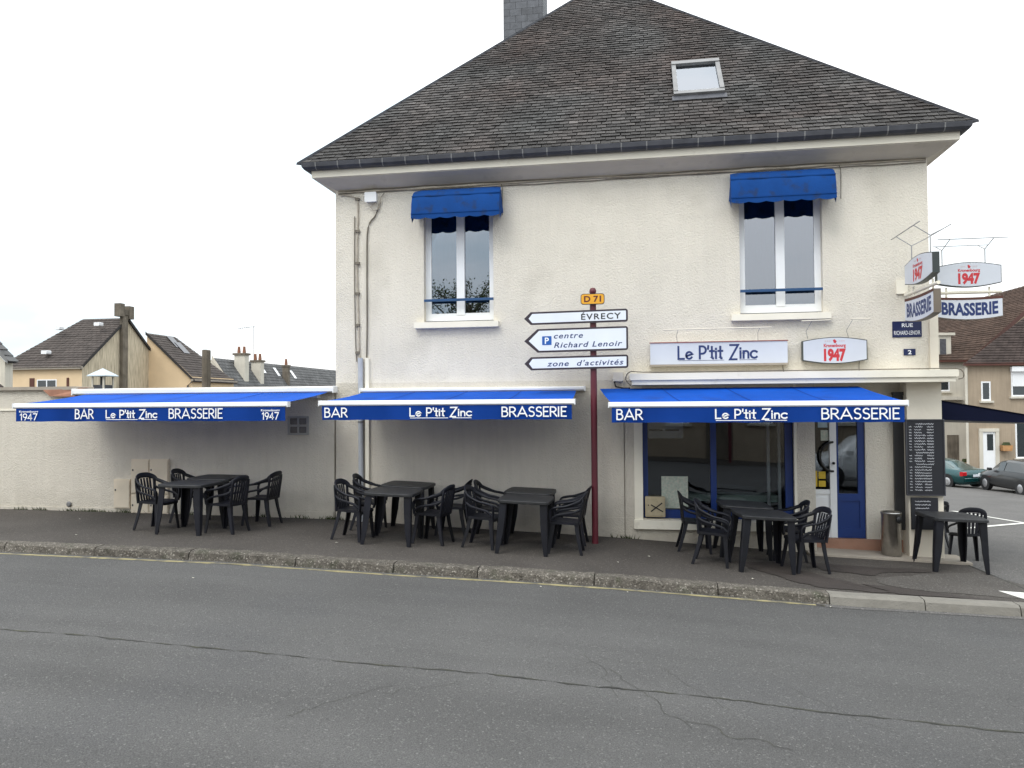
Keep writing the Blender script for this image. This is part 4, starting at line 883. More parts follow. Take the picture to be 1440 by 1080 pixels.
mat('plate_edge', (.16, .13, .10), .5, .1); mat('plate_dark', (.03, .04, .04), .4, .1); mat('sign_pale_print', (.62, .50, .52), .4)
bs = thing('beer_sign', 'white barrel shaped 1947 beer sign flat on the wall above the canopy', 'sign', (2.77, 0, 2.64))
beer(bs, frame((2.77, -.13, 2.645)), .90, .29, .05, .10)
def lamp_bar(pts_arm, a, b, label):
    T = thing('sign_lamp', label, 'lamp', pts_arm[0][0], group='thin sign lamps on wire arms')
    MB().tube([a, b], .009, 8).build('tube', 'render_smooth', T)
    for p in pts_arm: MB().tube(p, .0035, 6).build('arm', 'grey_metal', T)
lamp_bar([[(2.41, -.06, 2.83), (2.36, -.2, 2.93), (2.42, -.3, 3.06)]], (2.28, -.3, 3.07), (2.68, -.3, 3.075), 'thin white tube lamp over the left of the wall beer sign')
lamp_bar([[(2.98, -.06, 2.83), (2.92, -.2, 2.93), (2.98, -.3, 3.07)]], (2.95, -.3, 3.085), (3.22, -.3, 3.08), 'thin tube lamp over the right of the wall beer sign')
lamp_bar([[(.52, -.06, 2.82), (.50, -.2, 2.90), (.52, -.3, 2.98)], [(1.70, -.06, 2.82), (1.68, -.2, 2.92), (1.70, -.3, 3.0)]], (.30, -.3, 2.985), (1.86, -.3, 2.99), 'thin pale tube lamp over the rectangular wall sign')
st = thing('street_plate', 'dark blue enamel street plate near the corner of the wall', 'street sign', (3.8, 0, 2.83))
MB().prism(rrect(3.60, 4.0, 2.825, 3.06, .01), lambda u, v, d: (u, d, v), -.012, -.002).build('plate', 'plate_blue', st)
fr = frame((0, -.0135, 0)); mb = text('RUE', .055, fr, 3.73, 2.975, width=.15, off=.01); text('RICHARD-LENOIR', .062, fr, 3.622, 2.862, width=.356, off=.0, mb=mb); mb.build('lettering', 'letter_white', st, recalc=False)
st = thing('house_number', 'small blue house number plate showing 2 under the street plate', 'number plate', (3.83, 0, 2.56))
MB().prism(rrect(3.75, 3.91, 2.56, 2.655, .005), lambda u, v, d: (u, d, v), -.012, -.002).build('plate', 'plate_blue', st); text('2', .06, fr, 3.805, 2.578, width=.05, off=.02).build('lettering', 'letter_white', st, recalc=False)
# projecting sign pair
def hanging(label, fr, fr_, loc, arms):
    S = thing('projecting_sign', label, 'sign', loc, group='double projecting brasserie signs')
    # fr: front face frame centred on lens; v down to brasserie board
    g = lambda u, v, d=0: fr(u, v, d)
    beer(S, fr, 1.08, .27, .06, .085)
    lo = lambda u, v, d=0: fr(u, v - .50, d)
    bow = lambda u: -.05 * (1 - (2 * u / 1.1) ** 2)
    P = [(-.55 + 1.1 * i / 12, -.155 + bow(-.55 + 1.1 * i / 12)) for i in range(13)] + [(.55 - 1.1 * i / 12, .155 + .3 * bow(.55 - 1.1 * i / 12)) for i in range(13)]
    MB().prism(P, lo, -.09, 0).build('brasserie_box', 'plate_edge', S); 
    MB().prism([(a * .985, b * .95) for a, b in P], lo, .0004, .003).build('brasserie_face', 'sign_face', S)
    MB().prism([(-.55 + 1.1 * i / 12, .120 + .3 * bow(-.55 + 1.1 * i / 12)) for i in range(13)] + [(.55 - 1.1 * i / 12, .158 + .3 * bow(.55 - 1.1 * i / 12)) for i in range(13)], lo, .0032, .006).build('red_band', 'fascia_brown', S)
    mb = MB(); word = 'BRASSERIE'
    g2 = lambda u, v, d=0: lo(u, v + bow(u) * .7, .0045 + d)
    text(word, .19, g2, -.47, -.095, width=.94, off=.04, mb=mb); mb.build('lettering', 'letter_navy', S, recalc=False)
    for u in (-.36, .36): MB().tube([fr(u, -.19, -.06), fr(u, -.34, -.06)], .016, 8).build('link', 'cream_trim', S)
    MB().tube([fr(-.60, -.27, -.06), fr(.56, -.27, -.06)], .026, 8).build('bracket_beam', 'cream_trim', S)
    for u in (-.42, .30):
        MB().tube([fr(u, .15, -.06), fr(u, .40, -.06)], .008, 8).build('lamp_arm', 'grey_metal', S)
        MB().tube([fr(u, .40, -.06), fr(u + .05, .53, .16)], .006, 8).tube([fr(u, .40, -.06), fr(u - .03, .50, -.26)], .006, 8).build('lamp_arm', 'grey_metal', S)
    MB().tube([fr(-.58, .53, .16), fr(.58, .53, .16)], .007, 8).build('lamp_tube', 'grey_metal', S); MB().tube([fr(-.5, .50, -.26), fr(.46, .50, -.26)], .006, 8).build('lamp_tube', 'grey_metal', S)
    return S
# sign 1 projects from the front wall (plane x=3.75, face towards -x); u runs from wall to kerb (+u = -y)
hanging('double sign projecting from the front wall at the corner, seen at a slant', lambda u, v, d=0: (3.72 - d, -.75 - u, 3.70 + v), None, (3.78, -.75, 3.2), None)
hanging('double sign projecting over the side street, facing the road flat on', lambda u, v, d=0: (5.0 + u * .86, .9 - d, 3.85 + v), None, (5.0, .95, 3.3), None)
wb = thing('sign_bracket', 'cream wall bracket holding the slanted corner sign', 'bracket', (3.7, 0, 3.6)); MB().box(3.66, 3.82, -.03, -.002, 3.46, 3.66, b=.01).build('plate', 'cream_trim', wb); MB().box(3.76, 3.80, -.22, -.03, 3.42, 3.47).build('arm', 'cream_trim', wb)
MB().tube([(4.12, .96, 3.58), (4.5, .96, 3.58)], .03, 8).build('sign_bracket', 'cream_trim', label='cream arm tying the flat facing sign to the side wall', cat='bracket', org=(4.12, .96, 3.58))

# ------------------------------------------------------------------ plastic furniture
def make_chair():
    K_ = .93
    c = thing('garden_chair', 'x', 'chair', (0, 0, 0)); Z = (0, 0, 1)
    # seat: front is -y
    mb = MB(); nu, nv = 10, 10; top = []
    for j in range(nv + 1):
        v = -.22 + .43 * j / nv; hw = .225 - .03 * j / nv
        for i in range(nu + 1):
            u = -1 + 2 * i / nu; z = .435 - .014 * (1 - u * u) * (1 - abs(v) / .4) - (.02 * (1 - j / 1.5) if j < 1.5 else 0); top.append((u * hw, v - .012 * (1 - u * u) * (1 if j < 2 else 0), z))
    n = nu + 1; fs = [(j * n + i, j * n + i + 1, (j + 1) * n + i + 1, (j + 1) * n + i) for j in range(nv) for i in range(nu)]
    mb.add(top, fs, True)
    bd = [i for i in range(n)] + [j * n + nu for j in range(1, nv + 1)] + [nv * n + i for i in range(nu - 1, -1, -1)] + [j * n for j in range(nv - 1, 0, -1)]
    k = len(bd); mb.add([top[i] for i in bd] + [(top[i][0], top[i][1], top[i][2] - .035) for i in bd], [(i, (i + 1) % k, (i + 1) % k + k, i + k) for i in range(k)]); mb.build('seat', 'plastic', c)
    mb = MB()
    mb.sweep([(-.215, .20, .715), (-.175, .245, .765), (-.09, .275, .795), (0, .283, .80), (.09, .275, .795), (.175, .245, .765), (.215, .20, .715)], [(0, .25, 1)] * 7, [.045, .07, .078, .08, .078, .07, .045], [.02] * 7, 4)
    for s in (-1, 1): mb.sweep([(s * .18, .195, .40), (s * .185, .215, .55), (s * .192, .235, .70), (s * .185, .245, .765)], [(1, 0, 0)] * 4, [.065, .058, .055, .05], [.024] * 4, 4)
    for x in (-.115, -.058, 0, .058, .115): mb.sweep([(x * .9, .195, .42), (x, .222, .55), (x * 1.1, .268, .755)], [(1, 0, 0)] * 3, [.038, .040, .036], [.012] * 3, 3)
    mb.build('backrest', 'plastic', c)
    for s in (-1, 1):
        mb = MB()
        mb.sweep([(s * .205, .21, .725), (s * .25, .12, .685), (s * .268, 0, .65), (s * .268, -.12, .632), (s * .262, -.205, .60), (s * .252, -.222, .52), (s * .238, -.21, .42)], [(0, .3, 1), (s * .4, 0, 1), (s, 0, .35), (s, 0, .2), (s, -.2, 0), (s, 0, 0), (s, 0, 0)], [.05, .05, .05, .052, .052, .05, .048], [.028] * 7, 5)
        mb.sweep([(s * .195, .225, .62), (s * .235, .13, .575), (s * .25, .0, .55), (s * .252, -.13, .52), (s * .25, -.20, .47)], [Z] * 5, [.034] * 5, [.018] * 5, 4)
        mb.build('armrest', 'plastic', c)
    for sx_, sy_ in ((-1, -1), (1, -1), (-1, 1), (1, 1)):
        tx, ty, bx, by = (.21, -.205, .245, -.245) if sy_ < 0 else (.175, .185, .215, .275)
        mb = MB(); vs = []
        for t in (0, .35, .7, 1):
            x = sx_ * (tx + (bx - tx) * t); y = ty + (by - ty) * (t ** 1.3); z = .43 * (1 - t); w1 = .062 * (1 - t) + .040 * t; th = .016
            ox, oy = -sx_, -sy_
            vs += [(x, y, z), (x + ox * w1, y, z), (x + ox * w1, y + oy * th, z), (x + ox * th, y + oy * th, z), (x + ox * th, y + oy * w1, z), (x, y + oy * w1, z)]
        mb.add(vs, [(i * 6 + k, i * 6 + (k + 1) % 6, (i + 1) * 6 + (k + 1) % 6, (i + 1) * 6 + k) for i in range(3) for k in range(6)] + [tuple(range(6)), tuple(range(18, 24))]); mb.build('leg', 'plastic', c)
    for ch_ in list(bpy.data.objects):
        if ch_.parent is c: ch_.data.transform(Matrix.Diagonal((K_, K_, 1, 1)))
    return c
def make_table():
    c = thing('garden_table', 'x', 'table', (0, 0, 0)); mb = MB(); hw = .345; P = []
    for s in range(4):
        a0 = s * 90 - 45
        for i in range(7):
            t = -1 + 2 * i / 6; e = hw + .018 * (1 - t * t); r_ = .06 if abs(t) == 1 else 0
            u, v = e, t * (hw - .035 if abs(t) == 1 else hw)
            a = R(s * 90); P.append((u * math.cos(a) - v * math.sin(a), u * math.sin(a) + v * math.cos(a)))
    n = len(P)
    prof = [(.985, .675), (1.0, .68), (1.0, .708), (.992, .716), (.97, .72)]
    vs = [(x * k, y * k, z) for k, z in prof for x, y in P] + [(0, 0, .718)]
    mb.add(vs, [(j * n + i, j * n + (i + 1) % n, (j + 1) * n + (i + 1) % n, (j + 1) * n + i) for j in range(4) for i in range(n)] + [(4 * n + i, 4 * n + (i + 1) % n, 5 * n) for i in range(n)], False)
    mb.add([(x * .985, y * .985, .69) for x, y in P], [tuple(range(n))])
    mb.build('tabletop', 'tabletop', c)
    for sx_ in (-1, 1):
        for sy_ in (-1, 1):
            mb = MB(); vs = []
            for t in (0, .15, .6, 1):
                x = sx_ * (.322 + .035 * t); y = sy_ * (.322 + .035 * t); z = .685 * (1 - t); w1 = .095 * (1 - t) ** .8 + .052 * min(1, t * 1.2) ** .8; th = .018
                ox, oy = -sx_, -sy_
                vs += [(x + ox * .012, y, z), (x + ox * w1, y, z), (x + ox * w1, y + oy * th, z), (x + ox * th, y + oy * th, z), (x + ox * th, y + oy * w1, z), (x, y + oy * w1, z), (x, y + oy * .012, z)]
            mb.add(vs, [(i * 7 + k, i * 7 + (k + 1) % 7, (i + 1) * 7 + (k + 1) % 7, (i + 1) * 7 + k) for i in range(3) for k in range(7)] + [tuple(range(7)), tuple(range(21, 28))]); mb.build('leg', 'plastic', c)
    return c
TB = [(-6.62, -1.55, 0, 'front table under the leftmost awning, by the meter cabinets'), (-6.72, -.68, 2, 'rear table against the low wall under the leftmost awning'),
      (-3.54, -1.49, 3, 'front table of the left pair under the middle awning, nearest the drainpipe'), (-3.60, -.62, 0, 'rear table of the left pair under the middle awning, near the drainpipe'),
      (-1.63, -1.50, 0, 'front table of the pair just left of the maroon signpost'), (-1.70, -.62, -1, 'rear table of the pair just left of the maroon signpost'),
      (1.49, -1.44, 7, 'front table before the shop window'), (1.36, -.58, 3, 'rear table close against the shop window sill'),
      (4.12, -.54, 4, 'lone table in front of the chalkboard pillar at the street corner')]
CH = [(-7.22, -1.50, 82, 'navy chair at the left end of the front table under the leftmost awning'), (-7.16, -.72, 95, 'chair in front of the meter cabinets, left of the rear table'),
      (-6.08, -1.48, -98, 'chair tucked in at the right of the front table under the leftmost awning'), (-5.92, -.74, -92, 'chair at the far right of the leftmost seating group, near the wall'),
      (-4.12, -1.50, 84, 'chair left of the front table in the left pair under the middle awning'), (-4.18, -.68, 95, 'chair in front of the drainpipe beside the rear table'),
      (-2.98, -1.36, -100, 'chair at the right of the front table, left pair under the middle awning'), (-2.88, -.62, -88, 'chair at the right of the rear table, left pair under the middle awning'),
      (-2.24, -1.42, 84, 'chair at the left of the front table beside the maroon signpost group'), (-2.28, -.66, 92, 'chair at the left of the rear table in the maroon signpost group'),
      (-1.08, -1.42, -90, 'chair at the right of the front table immediately left of the maroon signpost'), (-1.08, -.72, -92, 'chair at the right of the rear table immediately left of the maroon signpost'),
      (.88, -1.42, 80, 'chair at the left of the front table before the shop window'), (.70, -.58, 92, 'chair below the meter box at the left of the rear shop window table'),
      (2.06, -1.38, -72, 'chair right of the front shop window table, toward the door'), (1.95, -.66, -88, 'chair behind, at the right of the rear table by the shop window'),
      (5.06, 1.30, 0, 'chair on the side street behind the lone corner table, back to the road'), (5.1, 3.1, 15, 'farther chair on the side street, half hidden by the pillar')]
def set_on(o, x, y, rz):
    ex_ = Vector((1, 0, (G(x + .3, y) - G(x - .3, y)) / .6)).normalized(); ey_ = Vector((0, 1, (G(x, y + .3) - G(x, y - .3)) / .6)); nn = ex_.cross(ey_).normalized(); ey_ = nn.cross(ex_)
    M_ = Matrix((ex_, ey_, nn)).transposed().to_4x4(); o.matrix_world = Matrix.Translation((x, y, G(x, y) + .003)) @ M_ @ Matrix.Rotation(R(rz), 4, 'Z')
tb = make_table(); ch = make_chair()
for i, (x, y, rz, lb) in enumerate(TB):
    o = tb if i == 0 else copy_tree(tb); set_on(o, x, y, rz); tag(o, 'dark plastic ' + lb, 'table', 'dark plastic cafe tables')
for i, (x, y, rz, lb) in enumerate(CH):
    o = ch if i == 0 else copy_tree(ch); set_on(o, x, y, rz if i < 16 else rz + (180 if i == 16 else 200)); tag(o, 'dark armchair ' + lb.replace('chair ', '', 1) if not lb.startswith(('navy', 'farther')) else lb.replace('chair', 'plastic armchair', 1), 'chair', 'dark plastic cafe armchairs')

# ------------------------------------------------------------------ cars
def make_car(name, label, paint, kind, loc, rz, L_=3.95, W_=1.68, H_=1.42):
    c = thing(name, label, 'car', (0, 0, 0)); hw = W_ / 2
    # stations x (front = +x) : z_bottom, z_shoulder, z_roof (== shoulder when no cabin), half width
    if kind == 'hatch': ST = [(-1.0, .34, .62, .66, .80), (-.985, .22, .84, .90, .93), (-.95, .20, .90, 1.16, .98), (-.80, .20, .93, 1.38, 1), (-.45, .20, .93, 1.44, 1), (-.05, .20, .91, 1.46, 1), (.2, .20, .89, 1.38, 1), (.46, .20, .88, .98, 1), (.62, .20, .86, .88, 1), (.82, .20, .76, .78, .97), (.95, .22, .62, .64, .88), (1.0, .30, .50, .52, .74)]
    else: ST = [(-1.0, .34, .66, .68, .82), (-.985, .22, .86, .87, .94), (-.88, .20, .93, .95, .98), (-.66, .20, .93, 1.02, 1), (-.42, .20, .92, 1.26, 1), (-.15, .20, .90, 1.38, 1), (.06, .20, .88, 1.36, 1), (.22, .20, .87, 1.22, 1), (.42, .20, .86, .92, 1), (.62, .20, .82, .84, 1), (.82, .20, .74, .76, .97), (.95, .22, .60, .62, .88), (1.0, .30, .50, .52, .74)]
    k = H_ / 1.46; ring_ = []; P = []
    for sx_, zb, zs_, zr, w_ in ST:
        x = sx_ * L_ / 2; y = hw * w_; cab = zr - zs_ > .04; ty = y * (.72 if cab else .80); zr *= k; zs_ *= k
        P.append([(x, -y * .86, zb), (x, -y, zb + .14), (x, -y * 1.0, (zb + zs_) / 2 + .06), (x, -y * .95, zs_), (x, -ty, zr - (.05 if cab else .01)), (x, -ty * .5, zr), (x, ty * .5, zr), (x, ty, zr - (.05 if cab else .01)), (x, y * .95, zs_), (x, y, (zb + zs_) / 2 + .06), (x, y, zb + .14), (x, y * .86, zb)])
    n = 12; vs = [p for r_ in P for p in r_]
    fs = [(i * n + j, i * n + (j + 1) % n, (i + 1) * n + (j + 1) % n, (i + 1) * n + j) for i in range(len(P) - 1) for j in range(n)] + [tuple(range(n)), tuple(range((len(P) - 1) * n, len(P) * n))]
    MB().add(vs, fs, True).build('body', paint, c)
    cs = [i for i, s_ in enumerate(ST) if s_[3] - s_[2] > .04]
    def off(p, q, t, o_=.012): v = Vector(p).lerp(Vector(q), t); v.y += math.copysign(o_, v.y); return v
    for sgn, (a, b_) in ((-1, (3, 4)), (1, (8, 7))):
        idx = [i for i in cs if ST[i][3] - ST[i][2] > .3]
        mid = idx[len(idx) // 2]
        for seg in ([i for i in idx if i <= mid], [i for i in idx if i >= mid]):
            if len(seg) < 2: continue
            lo = [off(P[i][a], P[i][b_], .08) for i in seg]; hi = [off(P[i][a], P[i][b_], .88) for i in seg]
            sh = Vector((.03, 0, 0)); lo[0] += sh; hi[0] += sh; lo[-1] -= sh; hi[-1] -= sh
            m_ = len(seg); MB().add(lo + hi, [(i, i + 1, m_ + i + 1, m_ + i) for i in range(m_ - 1)]).build('side_window', 'car_glass', c)
    def screen(i0, i1, nm):
        A, B_ = P[i0], P[i1]; u = Vector((0, 0, .012)) + Vector((.012 if i1 > i0 and nm == 'windscreen' else -.012, 0, 0))
        MB().add([Vector(A[3 + 1]).lerp(Vector(A[7]), .06) + u, Vector(A[4]).lerp(Vector(A[7]), .94) + u, Vector(B_[4]).lerp(Vector(B_[7]), .92) + u, Vector(B_[4]).lerp(Vector(B_[7]), .08) + u], [(0, 1, 2, 3)]).build(nm, 'car_glass', c)
    if kind == 'hatch': screen(7, 6, 'windscreen'); screen(2, 3, 'rear_window')
    else: screen(8, 7, 'windscreen'); screen(3, 4, 'rear_window')
    xr = -L_ / 2
    for s in (-1, 1):
        MB().box(xr - .008, xr + .16, s * hw * .70 if s > 0 else -hw * .965, hw * .965 if s > 0 else s * hw * .70, .66 * k, .86 * k, b=.02).build('tail_light', 'tail_red', c)
        MB().box(-xr - .22, -xr - .05, s * hw * .55 if s > 0 else -hw * .86, hw * .86 if s > 0 else s * hw * .55, .52, .66, b=.03).build('headlight', 'pvc', c)
        MB().box(L_ * .17, L_ * .19 + .08, s * hw * 1.0 if s > 0 else -hw * 1.16, hw * 1.16 if s > 0 else s * hw, .92 * k, 1.03 * k, b=.02).build('wing_mirror', paint, c)
    MB().box(xr - .035, xr + .02, -hw * .86, hw * .86, .32, .52, b=.03).build('rear_bumper', paint, c)
    MB().box(xr - .045, xr - .034, -.26, .26, .56 if kind == 'saloon' else .40, .67 if kind == 'saloon' else .51).build('number_plate', 'sign_white', c)
    for wx in (-.62, .62):
        for s in (-1, 1):
            x = wx * L_ / 2; y = s * (hw - .10)
            wheel = MB().lathe([(.20, -.10), (.29, -.095), (.305, -.06), (.305, .06), (.29, .095), (.20, .10)], (0, 0, 0), 24).build('wheel', 'tyre', c, org=(0, 0, 0)); wheel.matrix_local = Matrix.Translation((x, y, .305)) @ Matrix.Rotation(R(90), 4, 'X')
            arch = MB().lathe([(.335, -.004), (.335, .004)], (0, 0, 0), 24).build('wheel_arch', 'black', c, org=(0, 0, 0)); arch.matrix_local = Matrix.Translation((x, s * (hw + .002), .32)) @ Matrix.Rotation(R(90), 4, 'X')
            rim = MB().lathe([(.0, .0), (.05, .012), (.19, .0), (.2, -.01)], (0, 0, 0), 24).build('rim', 'rim', wheel, org=(0, 0, 0)); rim.matrix_local = Matrix.Translation((0, 0, .105 if s < 0 else -.105)) @ (Matrix.Rotation(R(180), 4, 'X') if s > 0 else Matrix.Identity(4))
            mb = MB()
            for q in range(7): a = q * math.tau / 7; mb.quad(*[(r_ * math.cos(a + d), r_ * math.sin(a + d), 0) for r_, d in ((.07, -.2), (.17, -.12), (.17, .12), (.07, .2))])
            sp_ = mb.build('rim_gap', 'black', rim, org=(0, 0, 0), recalc=False) if False else None
    c.location = loc; c.rotation_euler = (0, 0, rz); return c
def car_at(name, label, paint, kind, x, y, deg, **k): return make_car(name, label, paint, kind, (x, y, G(x, y)), R(deg), **k)
car_at('parked_car', 'dark green fastback saloon parked across the side street, rear turned toward the camera', 'car_green', 'saloon', 13.7, 27.3, 116, L_=4.3, H_=1.34)
car_at('parked_car', 'dark grey hatchback parked by the brown house, cut by the right picture edge', 'car_grey', 'hatch', 15.6, 23.4, 98, L_=3.9, H_=1.42)
car_at('parked_car', 'white hatchback standing on the main road, mirrored in the entrance door', 'car_white', 'hatch', 6.2, -10.2, 178, L_=3.9, H_=1.45)

# ------------------------------------------------------------------ houses
def rows_roof(mb_parent, a, b, c, d, m_, rowh, tw, name='tile_courses', deck=True):
    """tiled roof quad: a,b eave ends, c,d ridge ends (b->c, a->d); overlapping tile courses"""
    a, b, c, d = map(Vector, (a, b, c, d)); up = ((d - a) + (c - b)) / 2; L_ = up.length; n_ = max(3, int(L_ / rowh)); mb = MB(); nr = (b - a).cross(d - a).normalized()
    if nr.z < 0: nr = -nr
    for r_ in range(n_):
        t0, t1 = r_ / n_, min(1, (r_ + 1.15) / n_); p0, p1, q0, q1 = a.lerp(d, t0), b.lerp(c, t0), a.lerp(d, t1), b.lerp(c, t1)
        k = max(1, int((p1 - p0).length / tw)); o_ = (r_ % 2) * .5
        for i in range(k + 1):
            s0, s1 = max(0, (i - o_) / k), min(1, (i + 1 - o_) / k)
            if s1 - s0 < .01: continue
            e = .03 + random.uniform(0, .015); f = random.uniform(.86, 1.12) * (1 + .15 * mnoise.noise(Vector((i * .3, r_ * .3, n_)))); g2 = (s1 - s0) * .03
            A, B_, C_, D_ = p0.lerp(p1, s0 + g2) + nr * e, p0.lerp(p1, s1 - g2) + nr * e, q0.lerp(q1, s1 - g2) + nr * .004, q0.lerp(q1, s0 + g2) + nr * .004
            mb.add([A, B_, C_, D_, A - nr * .03, B_ - nr * .03], [(0, 1, 2, 3), (0, 4, 5, 1)], tone=(f, f, f))
    gd = MB(); q_ = 8; gd.add([a.lerp(b, i / q_).lerp(d.lerp(c, i / q_), j / q_) - nr * .05 for j in range(q_ + 1) for i in range(q_ + 1)], [(j * (q_ + 1) + i, j * (q_ + 1) + i + 1, (j + 1) * (q_ + 1) + i + 1, (j + 1) * (q_ + 1) + i) for j in range(q_) for i in range(q_)])
    gd.build('roof_deck', 'slate_under', mb_parent, recalc=False)
    return mb.build(name, m_, mb_parent, kind='stuff', recalc=False)
def poly(nm, m_, parent, pts, **k): return MB().add(pts, [tuple(range(len(pts)))]).build(nm, m_, parent, recalc=False, **k)
def win(parent, fr, u0, u1, v0, v1, m_='pvc', sill=True, shut=None, deep=.08, glassm='car_glass'):
    w_ = MB().prism([(u0, v0), (u1, v0), (u1, v0 + .07), (u0, v0 + .07)], fr, -.02, .03).prism([(u0, v1 - .07), (u1, v1 - .07), (u1, v1), (u0, v1)], fr, -.02, .03).prism([(u0, v0 + .07), (u0 + .07, v0 + .07), (u0 + .07, v1 - .07), (u0, v1 - .07)], fr, -.02, .03).prism([(u1 - .07, v0 + .07), (u1, v0 + .07), (u1, v1 - .07), (u1 - .07, v1 - .07)], fr, -.02, .03)
    cx = (u0 + u1) / 2
    if u1 - u0 > .7: w_.prism([(cx - .04, v0 + .07), (cx + .04, v0 + .07), (cx + .04, v1 - .07), (cx - .04, v1 - .07)], fr, -.02, .028)
    o = w_.build('window', m_, parent); MB().prism([(u0 + .07, v0 + .07), (u1 - .07, v0 + .07), (u1 - .07, v1 - .07), (u0 + .07, v1 - .07)], fr, -.01, .012).build('pane', glassm, o)
    if sill: MB().prism([(u0 - .1, v0 - .1), (u1 + .1, v0 - .1), (u1 + .1, v0), (u0 - .1, v0)], fr, -.02, .12).build('sill', 'wall_pale', o)
    return o
# A: peach house behind the low wall
hA = thing('peach_house', 'peach house with dark tiled roof and stained gable chimney behind the low wall', 'house', (-40, 38, 0))
E0, RD = 4.74, 8.32
poly('gable_wall', 'peach_stained', hA, [(-38.0, 35, -3), (-38.0, 44.1, -3), (-38.0, 44.1, E0), (-38.0, 39.55, RD), (-38.0, 35, E0)])
poly('front_wall', 'peach', hA, [(-44.2, 35, -3), (-38.0, 35, -3), (-38.0, 35, E0), (-44.2, 35, E0)])
poly('back_wall', 'peach', hA, [(-44.2, 42, -3), (-38.0, 42, -3), (-38.0, 42, E0), (-44.2, 42, E0)])
rf = MB().box(-44.5, -37.8, 34.72, 34.84, E0 - .30, E0 - .12).build('roof', 'slab', hA)
rows_roof(rf, (-44.6, 34.7, E0 - .2), (-37.85, 34.7, E0 - .2), (-37.85, 39.55, RD + .12), (-41.6, 39.55, RD + .12), 'roof_dark', .3, .35)
rows_roof(rf, (-37.85, 44.4, E0 - .2), (-44.6, 44.4, E0 - .2), (-41.6, 39.55, RD + .12), (-37.85, 39.55, RD + .12), 'roof_dark', .5, .6)
mb = MB()
for (ya, za, yb, zb) in ((34.7, E0 - .25, 39.55, RD + .1), (44.4, E0 - .25, 39.55, RD + .1)): mb.add([(-37.82, ya, za - .12), (-37.82, ya, za + .10), (-37.82, yb, zb + .10), (-37.82, yb, zb - .12), (-37.9, ya, za - .12), (-37.9, ya, za + .10), (-37.9, yb, zb + .10), (-37.9, yb, zb - .12)], [(0, 1, 2, 3), (4, 5, 6, 7), (0, 3, 7, 4)])
mb.build('verge', 'slate_under', rf)
chA = MB().box(-37.98, -37.7, 38.8, 39.35, -3, 8.7).build('chimney', 'dark_concrete', hA)
MB().box(-38.1, -37.6, 38.35, 38.85, 8.45, 9.4).build('chimney_pot', 'dark_concrete', chA); MB().box(-38.1, -37.6, 39.35, 39.9, 8.35, 9.3).build('chimney_pot', 'dark_concrete', chA); MB().box(-38.05, -37.65, 38.86, 39.34, 8.6, 9.0).build('chimney_cap', 'dark_concrete', chA)
fr = frame((-44.2, 35, 0))
o = win(hA, fr, 2.7, 4.25, 2.6, 3.75, 'pvc')
MB().prism([(2.15, 2.6), (2.5, 2.6), (2.5, 3.85), (2.15, 3.85)], fr, 0, .06).build('shutter', 'fascia_brown', hA); MB().prism([(5.05, 2.6), (5.2, 2.6), (5.2, 3.85), (5.05, 3.85)], fr, 0, .06).build('shutter', 'fascia_brown', hA)
for (x, y, z) in ((-41.9, 37.6, 7.55), (-41.3, 35.7, 5.65), (-39.0, 38.0, 7.8)): MB().box(x - .22, x + .22, y - .35, y + .1, z - .1, z + .15, b=.04).build('roof_vent', 'pvc', hA)
# B: second peach building
hB = thing('peach_outbuilding', 'plain peach building with sloping dark roof right of the stained gable chimney', 'house', (-36, 44, 0))
y0 = 42.2; R0 = (-38.15, 7.55); S0 = (-34.3, 4.0)
poly('gable_wall', 'peach', hB, [(R0[0], y0, -3), (S0[0], y0, -3), (S0[0], y0, S0[1] + .1), (R0[0], y0, R0[1] - .05)])
poly('side_wall', 'peach', hB, [(S0[0], y0, -3), (S0[0], 48.3, -3), (S0[0], 48.3, S0[1] + .1), (S0[0], y0, S0[1] + .1)])
rf = MB().box(-34.2, -34.05, y0 - .3, 48.5, S0[1] - .25, S0[1] - .1).build('roof', 'slab', hB)
rows_roof(rf, (-34.0, 48.5, 3.72), (-34.0, y0 - .15, 3.72), (R0[0], y0 - .15, R0[1]), (R0[0], 45.8, R0[1]), 'roof_dark', .3, .35)
MB().add([(-33.95, y0 - .2, 3.6), (-33.95, y0 - .2, 3.85), (R0[0], y0 - .2, R0[1] + .12), (R0[0], y0 - .2, R0[1] - .14)], [(0, 1, 2, 3)]).build('verge', 'slate_under', rf, recalc=False)
for i, (tx, yy) in enumerate(((.72, 44.3), (.60, 44.6))):
    x = -34 + (R0[0] + 34) * tx; z = 3.72 + (R0[1] - 3.72) * tx; MB().add([(x, yy, z + .1), (x, yy + .8, z + .1), (x - .9, yy + .8, z + 1.02), (x - .9, yy, z + 1.02)], [(0, 1, 2, 3)]).build('skylight', 'glass_block', hB, recalc=False)
MB().tube([(-34.25, y0 - .1, 3.7), (-34.6, y0 - .1, 3.4), (-34.6, y0 - .1, 0)], .06, 6).build('downpipe', 'zinc', hB)
